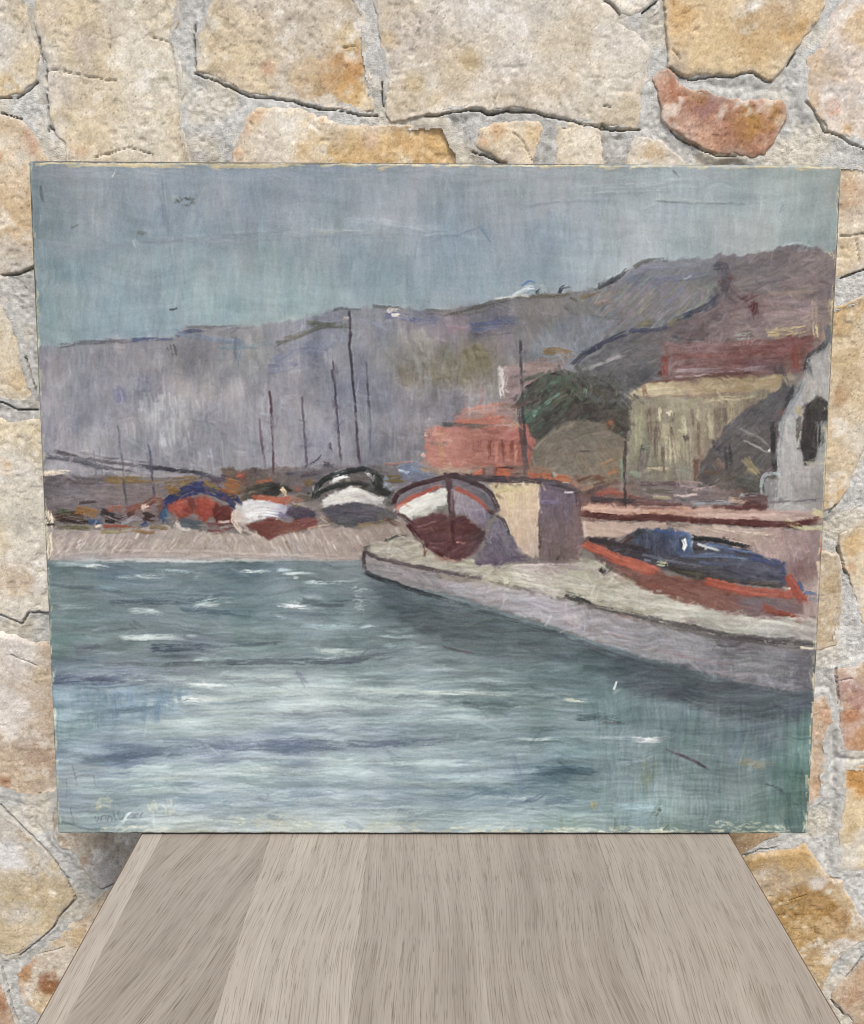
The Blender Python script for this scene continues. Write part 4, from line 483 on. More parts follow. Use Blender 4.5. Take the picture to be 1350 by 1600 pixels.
for p, w, a in (([(300,1062),(450,1060),(600,1058)],10,.4),([(330,1084),(480,1080),(700,1082)],14,.5),([(420,1100),(560,1098),(720,1102)],12,.42),([(290,1112),(420,1108),(560,1110)],10,.36),([(200,1134),(380,1130),(540,1136)],12,.4),([(240,1212),(420,1206),(640,1210)],14,.46),([(160,1222),(300,1218),(420,1222)],10,.4),([(480,1196),(620,1192),(720,1196)],9,.4),([(180,1238),(280,1236),(400,1240)],8,.35),([(560,1222),(700,1226),(820,1220)],10,.35),([(560,1276),(680,1280),(800,1278)],9,.4),([(220,1284),(340,1282),(460,1286)],9,.4),([(640,1064),(760,1066),(860,1068)],7,.3),([(500,1018),(580,1018)],8,.4)):
    S(p, w, (190,200,196), a, 0.28, 10, 0.5, 1.2, 3.5)
S([(465,1052),(478,1072)], 9, (130,132,150), 0.5, 0.4); S([(690,1013),(720,1018),(745,1025)], 3, (104,88,94), 0.6); S([(1055,1180),(1080,1190),(1108,1203)], 3.5, (78,66,76), 0.8, 0.25); S([(1040,1174),(1065,1184)], 2.5, (92,82,90), 0.6); S([(958,1080),(963,1068)], 2.5, (200,206,202), 0.85); S([(940,1130),(970,1130)], 2, (110,96,100), 0.5)
for p in ([(1205,1228),(1230,1248),(1258,1270)], [(1212,1230),(1240,1252)], [(1195,1226),(1210,1230)]): S(p, 1.8, (62,72,78), 0.7, 0.3)
dabs(1180,1196,24,5,14,5,(122,118,96),5,0.4,16,6); dabs(1010,1215,18,30,24,88,(128,136,116),5,0.35,16,4); dabs(925,1262,5,7,8,70,(168,160,120),6,0.5,8,3); dabs(960,1300,4,14,4,88,(112,120,102),5,0.4,12,3)
S([(1028,1268),(1031,1264)], 6, (84,96,84), 0.8); S([(1022,1278),(1028,1270)], 3, (92,104,92), 0.6); S([(1035,1300),(1045,1290)], 6, (96,104,78), 0.6); S([(876,1280),(878,1304)], 4, (112,116,92), 0.4)
for x, h in ((1252,120),(1240,90),(1228,110),(1215,70)): S([(x,1300-h*1.6),(x-4,1290)], 8, (92,118,110), 0.4, 0.5)
region([(1232,1140),(1275,1120),(1262,1300),(1225,1300)], [(1250,1200,(92,120,112)),(1250,1270,(80,104,98))], 89, 50, 6, 60, 5, 0.4, 0.45, base=0.3, soft=10)
# vertical blue passage left, brown scratches, signature
region([(82,1078),(300,1080),(260,1120),(120,1150),(86,1170)], [(120,1100,(124,146,162)),(220,1090,(124,146,170)),(110,1140,(126,148,152))], 89, 34, 7, 90, 5, 0.45, 0.45, base=0.2, soft=10)
for p in ([(115,1195),(122,1232)], [(146,1211),(152,1240)], [(110,1260),(116,1290)], [(104,1215),(106,1250)]): S(p, 0.8, (110,108,110), 0.4, 0.4)
SIG = ([(148,1276),(152,1284),(156,1275)], [(158,1284),(160,1276),(166,1277),(166,1285)], [(169,1285),(170,1277),(175,1278),(175,1285)], [(178,1270),(180,1281),(184,1280)], [(186,1268),(188,1280),(194,1276)], [(192,1281),(195,1270)], [(199,1280),(203,1272),(206,1275),(202,1280)], [(208,1272),(209,1281)], [(216,1272),(211,1276),(214,1281),(219,1279)], [(224,1270),(220,1275),(223,1279)])
for p in SIG: S(p, 0.9, (104,104,114), 0.55, 0.2, 3, 0.05)
S([(191,1286),(203,1270)], 2, (222,226,228), 0.9, 0.2); S([(190,1284),(197,1281)], 2, (206,212,214), 0.7)
# bare priming showing through
for x, y, rx, ry, n in ((165,1255,16,10,26),(152,1262,8,8,12),(240,1262,10,9,18),(264,1265,8,13,24),(210,1297,60,6,60),(400,1285,60,10,40),(480,1292,60,8,50),(620,1292,45,9,60),(320,1300,80,4,30),(540,1300,40,4,24),(760,1298,60,6,40),(880,1300,50,4,40),(1000,1298,60,5,34),(1150,1292,40,7,34),(1215,1297,30,5,26),(1258,1290,4,18,20)):
    dabs(x,y,rx,ry,n,4 if ry < 12 and rx > 12 else 75,(204,200,172),10,0.34,10,2.4,0.45)
S([(85,1280),(150,1298),(230,1300)], 5, (112,126,126), 0.5, 0.4); S([(1228,1282),(1232,1300)], 9, (76,98,98), 0.7)
for k in range(520):      # worn edges
    e = R.random(); jj = R.random()**2
    if e < 0.42: x = R.uniform(60, 1310); y = 258+5*jj*R.random()+(x-45)*0.004; A = 0; c = (196,180,140)
    elif e < 0.66: x = R.uniform(95, 1255); y = 1304-5*jj; A = 0; c = (208,200,168) if x > 560 else (186,188,168)
    elif e < 0.82: t = R.random(); x = 45+45*t+2+4*jj; y = 256+1046*t; A = pi/2; c = (176,176,150) if y < 1000 else (196,198,170)
    else: t = R.random(); x = 1316-54*t-2-5*jj; y = 260+1044*t; A = pi/2; c = (200,184,144)
    l = R.uniform(4, 26); S([(x-cos(A)*l/2, y-sin(A)*l/2), (x+cos(A)*l/2, y+sin(A)*l/2)], R.uniform(1.4, 3.4), np.array(c)+R.gauss(0, 12), 0.55, 0.45)
for p, w in (([(120,261),(200,262),(330,265)],4),([(330,264),(470,262)],5),([(590,268),(610,266)],4),([(1245,264),(1270,265)],9),([(1300,470),(1302,500)],4)): S(p, w, (208,186,138), 0.7, 0.45)
# broken touches that drag one colour a little way into the next, mostly along the forms
def touches(poly, n, l0, w0, a, jit=9, cross=0.35):
    M, _ = mask(poly, 6, 6); Lm = C @ np.array([0.3, 0.59, 0.11], np.float32)
    for _k in range(2): Lm = (Lm+np.roll(Lm, 1, 0)+np.roll(Lm, -1, 0)+np.roll(Lm, 1, 1)+np.roll(Lm, -1, 1)+np.roll(Lm, 3, 0)+np.roll(Lm, -3, 0)+np.roll(Lm, 3, 1)+np.roll(Lm, -3, 1))/9
    gy, gx = np.gradient(Lm); P = np.argwhere(M > 0.5)
    for k in range(n):
        y, x = P[R.randrange(len(P))]; A = math.atan2(gx[y, x], -gy[y, x]) if R.random() > cross else R.choice((pi/2, 0, -0.8, 0.6)); A += R.gauss(0, 0.3)
        l = l0*R.uniform(0.5, 1.5); ox, oy = R.gauss(0, 2.5), R.gauss(0, 2.5); sy, sx = min(max(int(y+oy), 0), GH-1), min(max(int(x+ox), 0), GW-1)
        v = R.gauss(0, jit); c = C[sy, sx]+np.array((v+R.gauss(0, 3), v, v+R.gauss(0, 3)))
        S([(x-cos(A)*l/2, y-sin(A)*l/2), (x+cos(A)*l/2+R.gauss(0, 1), y+sin(A)*l/2)], w0*R.uniform(0.5, 1.4), c, a, 0.4, 9, 0.3, 1.1, 1.2, None, True)
touches([(655,560),(790,560),(900,580),(1040,520),(1300,520),(1290,970),(1100,950),(900,890),(640,880),(560,830),(60,835),(60,735),(640,730)], 2100, 9, 2.5, 0.5)
for k in range(60):
    x = R.uniform(905, 1000); y = R.uniform(578, 628); A = radians(32+R.gauss(0, 18)); l = R.uniform(10, 26)
    S([(x-cos(A)*l/2, y-sin(A)*l/2), (x+cos(A)*l/2, y+sin(A)*l/2)], R.uniform(2, 5), R.choice(((88,88,92),(80,78,80),(92,92,96),(74,74,72))), 0.45, 0.4)
for k in range(40):
    x = R.uniform(795, 850); y = R.uniform(585, 650); A = radians(140+R.gauss(0, 20)); l = R.uniform(8, 20)
    S([(x-cos(A)*l/2, y-sin(A)*l/2), (x+cos(A)*l/2, y+sin(A)*l/2)], R.uniform(2, 4), R.choice(((96,86,86),(78,78,74),(116,102,104),(70,82,72))), 0.45, 0.4)
touches(QT, 500, 18, 2.6, 0.55, cross=0.1); touches(QS, 500, 18, 3, 0.5, cross=0.15); touches(RH, 400, 16, 3, 0.5); touches(HLP if False else LH, 900, 16, 3.2, 0.45, cross=0.5)
touches([(40,880),(560,880),(640,930),(900,1010),(1280,1100),(1262,1300),(90,1300)], 700, 26, 2.8, 0.4, cross=0.0)
for p, w, c, a in (([(912,850),(930,859),(960,873),(995,886),(1024,896)],11,(200,78,50),.8),([(1100,910),(1130,917),(1165,925),(1210,929),(1245,930)],10,(192,76,54),.8),([(1230,902),(1238,916),(1247,930),(1256,942)],8,(188,72,52),.75),([(902,803),(960,810),(1030,812),(1120,816),(1200,822),(1255,819),(1282,813)],8,(94,48,46),.75),([(614,790),(622,774),(645,760),(675,752),(697,747)],5,(70,42,50),.75),([(697,745),(722,749),(748,760),(768,776),(777,798)],6,(68,50,58),.7),([(619,797),(635,784),(660,771),(690,760)],5,(190,82,64),.75),([(710,764),(730,773),(748,786),(764,800)],4,(176,80,66),.7),([(697,745),(701,765),(704,790),(706,812)],7,(88,64,72),.7),([(545,487),(548,560),(555,650),(561,728)],2,(66,58,66),.6),([(1026,832),(1050,835),(1076,837)],4,(70,90,138),.6),([(618,800),(640,790),(690,775)],8,(224,222,214),.35),([(489,782),(497,762),(512,750),(535,741),(565,736),(588,742),(604,756)],6,(44,48,50),.7),([(505,789),(525,776),(555,769),(590,781)],9,(214,211,205),.5),([(494,778),(510,768),(535,760),(560,757),(578,764)],4,(46,50,48),.6),([(378,800),(400,792),(430,792)],10,(208,206,206),.45),([(395,825),(425,828),(470,822)],8,(120,58,54),.5),([(393,778),(420,780),(452,786)],7,(196,90,60),.75),([(880,932),(930,950),(1000,966),(1130,992),(1285,1008)],5,(96,90,90),.7),([(568,864),(600,878),(690,895),(760,908)],4,(92,78,82),.7),([(568,864),(567,880),(569,896)],4,(78,68,74),.7),([(568,897),(630,918),(700,940)],5,(56,60,68),.7),([(268,794),(290,788)],12,(186,64,44),.5),([(312,790),(330,798)],14,(180,60,40),.5),([(262,790),(285,772),(310,765),(340,772),(362,782)],6,(56,62,104),.6),([(725,748),(780,752),(840,753),(880,760),(905,772)],6,(76,64,72),.7),([(910,930),(1000,942),(1120,962),(1260,982)],4,(200,197,184),.5),([(640,880),(760,900),(860,920)],4,(188,184,172),.5)): S(p, w, c, a, 0.25, 6, 0.1, 1.4)
def glaze(poly, lx, ly, amp, seed, soft=8, tint=(1, 1, 1), o=3):
    M, _ = mask(poly, soft, 10); wq = (fbm(GX/90, GY/90, 3, seed+.5)-0.5)*34*min(1, max(lx, ly)/40); n = fbm((GX+(wq if ly > lx else 0))/lx, (GY+(wq if lx > ly else 0))/ly, o, seed)*(0.45+1.1*fbm(GX/60, GY/60, 2, seed+9)); n = (n-n.mean())/n.std()
    C[:] = C+(M*np.clip(n, -2.2, 2.2)*amp)[..., None]*np.asarray(tint, np.float32)
SKYP = [(30,240),(1330,240),(1330,392),(1210,392),(1150,405),(1040,410),(930,455),(830,465),(640,485),(520,487),(290,512),(270,530),(30,548)]
glaze(SKYP, 3.2, 30, 2.0, 101); glaze(SKYP, 38, 44, 3.5, 103, tint=(1.3, 0.8, 0.6)); glaze(SKYP, 16, 22, 3.0, 105); glaze(SKYP, 70, 7, 2.5, 107)
HLP = [(30,550),(290,515),(520,490),(800,470),(800,560),(770,640),(660,690),(640,735),(40,742)]
glaze(HLP, 3.0, 22, 2.8, 111); glaze(HLP, 26, 34, 6.5, 113, tint=(1.2, 1, 0.75)); C[:] += (mask(HLP, 20, 10)[0])[..., None]*np.array((6, 3, 5), np.float32); glaze(HLP, 14, 14, 4, 115)
HRP = [(800,470),(1020,412),(1310,393),(1310,520),(1260,560),(1030,590),(960,610),(880,580),(800,570)]
glaze(HRP, 8, 8, 2.5, 117); glaze(HRP, 26, 16, 4, 119, tint=(1.2, .95, .85))
glaze(WP, 45, 2.6, 4.5, 121); glaze(WP, 90, 8, 4, 123, tint=(.95, 1.02, 1)); glaze(WP, 40, 30, 4, 125, tint=(1.1, .95, 1.05))
WL = [(40,1000),(560,985),(640,1010),(900,1080),(950,1140),(960,1300),(40,1310)]
glaze(WL, 110, 9, 5, 127, 25); glaze(WL, 40, 3, 4, 129, 25)
WR = [(900,1090),(1280,1110),(1265,1300),(940,1300)]
glaze(WR, 3, 30, 4, 131, 25)
glaze(QS, 40, 4, 7, 133); glaze(QT, 50, 3.5, 8, 135, 4); glaze(SAND, 6, 6, 3, 137, 4)
glaze([(660,560),(1300,520),(1300,960),(900,890),(600,870),(60,870),(60,740),(640,735)], 7, 7, 2.5, 139); glaze([(660,560),(1300,520),(1300,960),(900,890),(600,870),(60,870),(60,740),(640,735)], 14, 4, 2.5, 141)
C[:] = 130+(C-130)*1.10
MZ, _ = mask([(620,480),(1310,390),(1310,1000),(900,960),(600,900),(40,880),(40,740),(600,735)], 40, 10); C += MZ[..., None]*np.array((5, 0, -3), np.float32)
MW, _ = mask(WP, 6, 4); C += MW[..., None]*np.array((2, 7, 4), np.float32); C += (1-MW[..., None])*np.array((-1, 1, -2), np.float32)
MS, _ = mask(SKYP, 6, 4); C += MS[..., None]*np.array((0, 1, 4), np.float32)
#STROKES-END
for P in ([(46,256),(400,257),(900,259),(1314,261)], [(47,258),(68,780),(91,1302)], [(1314,262),(1288,780),(1261,1303)], [(92,1303),(676,1304),(1260,1305)]):
    for k in range(26):
        a_, b_ = sorted((R.random(), R.random())); pp = np.array(P, float); tt_ = np.linspace(0, 1, len(pp)); f = lambda t: (np.interp(t, tt_, pp[:, 0]), np.interp(t, tt_, pp[:, 1])); b_ = min(b_, a_+0.2)
        S([f(a_), f((a_+b_)/2), f(b_)], 1.2, R.choice(((118,104,80),(96,90,78),(150,132,98),(84,80,76))), 0.55, 0.35)
# weave and grain of the canvas in the thin paint
thr = 0.5+0.5*np.sin(GX*2.35+vnoise(GX/40, GY/40)*5)*np.sin(GY*2.35+vnoise(GX/40, GY/40, 7)*5)
grain = rng.random((GH, GW)).astype(np.float32)-0.5
gb = (fbm(GX/2.2, GY/2.2, 2, 5.5)-0.5)
wx = (fbm(GX/5, GY/5, 2, 1.1)-0.5)*1.5+(fbm(GX/24, GY/24, 2, 4.1)-0.5)*2.5; wy = (fbm(GX/5, GY/5, 2, 8.1)-0.5)*1.5+(fbm(GX/24, GY/24, 2, 2.6)-0.5)*2.5
sx_ = np.clip(GX+wx, 0, GW-1.01); sy_ = np.clip(GY+wy, 0, GH-1.01); xi_ = sx_.astype(int); yi_ = sy_.astype(int); fx_ = (sx_-xi_)[..., None]; fy_ = (sy_-yi_)[..., None]
C = (C[yi_, xi_]*(1-fx_)+C[yi_, xi_+1]*fx_)*(1-fy_)+(C[yi_+1, xi_]*(1-fx_)+C[yi_+1, xi_+1]*fx_)*fy_
lum = C @ np.array([0.3, 0.59, 0.11], np.float32)
C = lum[..., None]+(C-lum[..., None])*0.73
rd = C[..., 0]-np.maximum(C[..., 1], C[..., 2]); rf = (0.22*sstep(34, 95, rd))[..., None]; lum = (C @ np.array([0.3, 0.59, 0.11]))[..., None]
C = C*(1-rf)+lum*rf
Cb = C.copy()
for _k in range(2): Cb = (Cb*2+np.roll(Cb, 1, 0)+np.roll(Cb, -1, 0)+np.roll(Cb, 1, 1)+np.roll(Cb, -1, 1))/6
C += (C-Cb)*0.8
C += ((thr-0.5)*3+grain*13+gb*9)[..., None]
C = np.clip(C, 0, 255)
#PAINT-END

# ------------------------------------------------------------------ materials
def m_paint():
    m, N, L, B = mat('oil_paint')
    a = node(N, 'ShaderNodeVertexColor', layer_name='Col'); L.new(a.outputs[0], B.inputs['Base Color'])
    tc = node(N, 'ShaderNodeTexCoord'); n1 = node(N, 'ShaderNodeTexNoise', Scale=900.0, Detail=3.0); L.new(tc.outputs['Object'], n1.inputs['Vector'])
    bp = node(N, 'ShaderNodeBump', Strength=0.25, Distance=0.0004); L.new(n1.outputs[0], bp.inputs['Height']); L.new(bp.outputs[0], B.inputs['Normal'])
    B.inputs['Roughness'].default_value = 0.5; B.inputs['Specular IOR Level'].default_value = 0.3
    return m
def m_plain(name, c, rough=0.8, sc=60.0, amp=0.15, bump=0.3, dist=0.001):
    m, N, L, B = mat(name); tc = node(N, 'ShaderNodeTexCoord')
    n = node(N, 'ShaderNodeTexNoise', Scale=sc, Detail=6.0); L.new(tc.outputs['Object'], n.inputs['Vector'])
    c = np.asarray(c); r = ramp(N, [(0.3, tuple(c*(1-amp))), (0.7, tuple(c*(1+amp)))]); L.new(n.outputs[0], r.inputs[0]); L.new(r.outputs[0], B.inputs['Base Color'])
    bp = node(N, 'ShaderNodeBump', Strength=bump, Distance=dist); L.new(n.outputs[0], bp.inputs['Height']); L.new(bp.outputs[0], B.inputs['Normal'])
    B.inputs['Roughness'].default_value = rough; B.inputs['Specular IOR Level'].default_value = 0.25
    return m
def m_rock(name, rough, s1, s2, lo, hi, bstr, dist):
    m, N, L, B = mat(name)
    a = node(N, 'ShaderNodeVertexColor', layer_name='Col'); tc = node(N, 'ShaderNodeTexCoord'); oi = node(N, 'ShaderNodeObjectInfo')
    mp = node(N, 'ShaderNodeVectorMath', operation='ADD'); ml = node(N, 'ShaderNodeVectorMath', operation='SCALE')
    L.new(oi.outputs['Location'], ml.inputs[0]); ml.inputs['Scale'].default_value = 3.7
    L.new(tc.outputs['Object'], mp.inputs[0]); L.new(ml.outputs[0], mp.inputs[1])
    n1 = node(N, 'ShaderNodeTexNoise', Scale=s1, Detail=5.0, Roughness=0.7); n2 = node(N, 'ShaderNodeTexNoise', Scale=s2, Detail=3.0, Roughness=0.6)
    for n in (n1, n2): L.new(mp.outputs[0], n.inputs['Vector'])
    r1 = ramp(N, [(0.30, g(lo)), (0.48, g(1.0)), (0.56, g(1.0)), (0.74, g(hi))]); L.new(n1.outputs[0], r1.inputs[0])
    r2 = ramp(N, [(0.28, g(0.66)), (0.38, g(0.96)), (0.6, g(1.04)), (0.72, g(1.22))]); L.new(n2.outputs[0], r2.inputs[0])
    x1 = node(N, 'ShaderNodeMix', data_type='RGBA', blend_type='MULTIPLY'); x1.inputs[0].default_value = 1; L.new(a.outputs[0], x1.inputs[6]); L.new(r1.outputs[0], x1.inputs[7])
    x2 = node(N, 'ShaderNodeMix', data_type='RGBA', blend_type='MULTIPLY'); x2.inputs[0].default_value = 1; L.new(x1.outputs[2], x2.inputs[6]); L.new(r2.outputs[0], x2.inputs[7])
    L.new(x2.outputs[2], B.inputs['Base Color'])
    ad = node(N, 'ShaderNodeMath', operation='ADD'); L.new(n1.outputs[0], ad.inputs[0]); L.new(n2.outputs[0], ad.inputs[1])
    bp = node(N, 'ShaderNodeBump', Strength=bstr, Distance=dist); L.new(ad.outputs[0], bp.inputs['Height']); L.new(bp.outputs[0], B.inputs['Normal'])
    B.inputs['Roughness'].default_value = rough; B.inputs['Specular IOR Level'].default_value = 0.15
    return m
def m_wood():
    m, N, L, B = mat('washed_oak'); tc = node(N, 'ShaderNodeTexCoord'); oi = node(N, 'ShaderNodeObjectInfo')
    co = node(N, 'ShaderNodeSeparateColor'); L.new(oi.outputs['Color'], co.inputs[0])
    rot = node(N, 'ShaderNodeVectorRotate', rotation_type='Z_AXIS'); L.new(tc.outputs['Object'], rot.inputs['Vector'])
    an = node(N, 'ShaderNodeMath', operation='MULTIPLY_ADD'); L.new(co.outputs[1], an.inputs[0]); an.inputs[1].default_value = 1.0; an.inputs[2].default_value = -0.5; L.new(an.outputs[0], rot.inputs['Angle'])
    of = node(N, 'ShaderNodeMath', operation='MULTIPLY'); L.new(oi.outputs['Random'], of.inputs[0]); of.inputs[1].default_value = 9.0
    # slow bend of the grain
    nb = node(N, 'ShaderNodeTexNoise', noise_dimensions='4D', Scale=4.5, Detail=1.0); L.new(rot.outputs[0], nb.inputs['Vector']); L.new(of.outputs[0], nb.inputs['W'])
    nbx = node(N, 'ShaderNodeMath', operation='MULTIPLY_ADD'); L.new(nb.outputs[0], nbx.inputs[0]); nbx.inputs[1].default_value = 0.05; nbx.inputs[2].default_value = -0.025
    cb = node(N, 'ShaderNodeCombineXYZ'); L.new(nbx.outputs[0], cb.inputs[0]); ad = node(N, 'ShaderNodeVectorMath', operation='ADD'); L.new(rot.outputs[0], ad.inputs[0]); L.new(cb.outputs[0], ad.inputs[1])
    def strip(sx, sy, det, rgh=0.6):
        mp = node(N, 'ShaderNodeMapping'); mp.inputs['Scale'].default_value = (sx, sy, sx); L.new(ad.outputs[0], mp.inputs[0])
        n = node(N, 'ShaderNodeTexNoise', noise_dimensions='4D', Scale=1.0, Detail=det, Roughness=rgh); L.new(mp.outputs[0], n.inputs['Vector']); L.new(of.outputs[0], n.inputs['W']); return n
    band = strip(85, 5, 3); pore = strip(1500, 26, 2, 0.5); pore2 = strip(1300, 60, 1); fine = strip(800, 7, 4)
    base = node(N, 'ShaderNodeMix', data_type='RGBA'); base.inputs[6].default_value = (*(lin((158,147,134))*KW), 1); base.inputs[7].default_value = (*(lin((204,194,180))*KW), 1)
    br = ramp(N, [(0.30, g(0.0)), (0.70, g(1.0))]); L.new(band.outputs[0], br.inputs[0])
    bm = node(N, 'ShaderNodeMath', operation='MULTIPLY_ADD'); L.new(br.outputs[0], bm.inputs[0]); bm.inputs[1].default_value = 0.46; L.new(co.outputs[0], bm.inputs[2]); bm.use_clamp = True
    L.new(bm.outputs[0], base.inputs[0])
    def mul(prev, n, pts):
        r = ramp(N, pts); L.new(n.outputs[0], r.inputs[0]); x = node(N, 'ShaderNodeMix', data_type='RGBA', blend_type='MULTIPLY'); x.inputs[0].default_value = 1
        L.new(prev, x.inputs[6]); L.new(r.outputs[0], x.inputs[7]); return x.outputs[2]
    c = mul(base.outputs[2], fine, [(0.3, g(0.88)), (0.7, g(1.08))])
    c = mul(c, pore, [(0.36, (0.71, 0.68, 0.65)), (0.48, g(1.0))]); c = mul(c, pore2, [(0.32, (0.66, 0.63, 0.60)), (0.40, g(1.0))])
    L.new(c, B.inputs['Base Color'])
    bp = node(N, 'ShaderNodeBump', Strength=0.3, Distance=0.0003); L.new(pore.outputs[0], bp.inputs['Height']); L.new(bp.outputs[0], B.inputs['Normal'])
    B.inputs['Roughness'].default_value = 0.55; B.inputs['Specular IOR Level'].default_value = 0.3
    return m
KW = 0.62           # table top receives more of the sky
M_PAINT = m_paint(); M_LINEN = m_plain('raw_linen', lin((178,158,120))*KA, 0.9, 700, 0.2)
M_PINE = m_plain('stretcher_pine', (0.42, 0.27, 0.14), 0.7, 40, 0.2); M_TACK = m_plain('rusted_steel', (0.16, 0.09, 0.06), 0.5, 900, 0.3)
M_STONE = m_rock('limestone', 0.9, 260, 900, 0.88, 1.10, 0.25, 0.0007); M_MORT = m_rock('lime_mortar', 0.95, 420, 1300, 0.74, 1.12, 0.7, 0.0012)
M_WOOD = m_wood(); M_EDGE = m_plain('table_edging', lin((120,98,80))*KW, 0.6, 200, 0.15); M_LEG = m_plain('grey_legs', (0.2, 0.19, 0.18), 0.6, 50, 0.1)
M_FLOOR = m_plain('patio_concrete', (0.34, 0.32, 0.29), 0.9, 14, 0.15, 0.4, 0.004)

# ------------------------------------------------------------------ the stone wall
YW = 0.080          # mean mortar face; the picture's top edge leans on the stones
FLOOR = -0.74
def wall_pt(x, y):
    """where the sight line of a measured photo point meets the wall plane -> (X, Z) in metres"""
    x = np.asarray(x, float); y = np.asarray(y, float)
    d = CF+((x-675)/FPX)[..., None]*CR-((y-800)/FPX)[..., None]*CU
    t = (YW-CAM[1])/d[..., 1]
    return CAM[0]+t*d[..., 0], CAM[2]+t*d[..., 2]
def wp(P):
    P = np.asarray(P, float); x, z = wall_pt(P[:, 0], P[:, 1]); return np.c_[x, z]
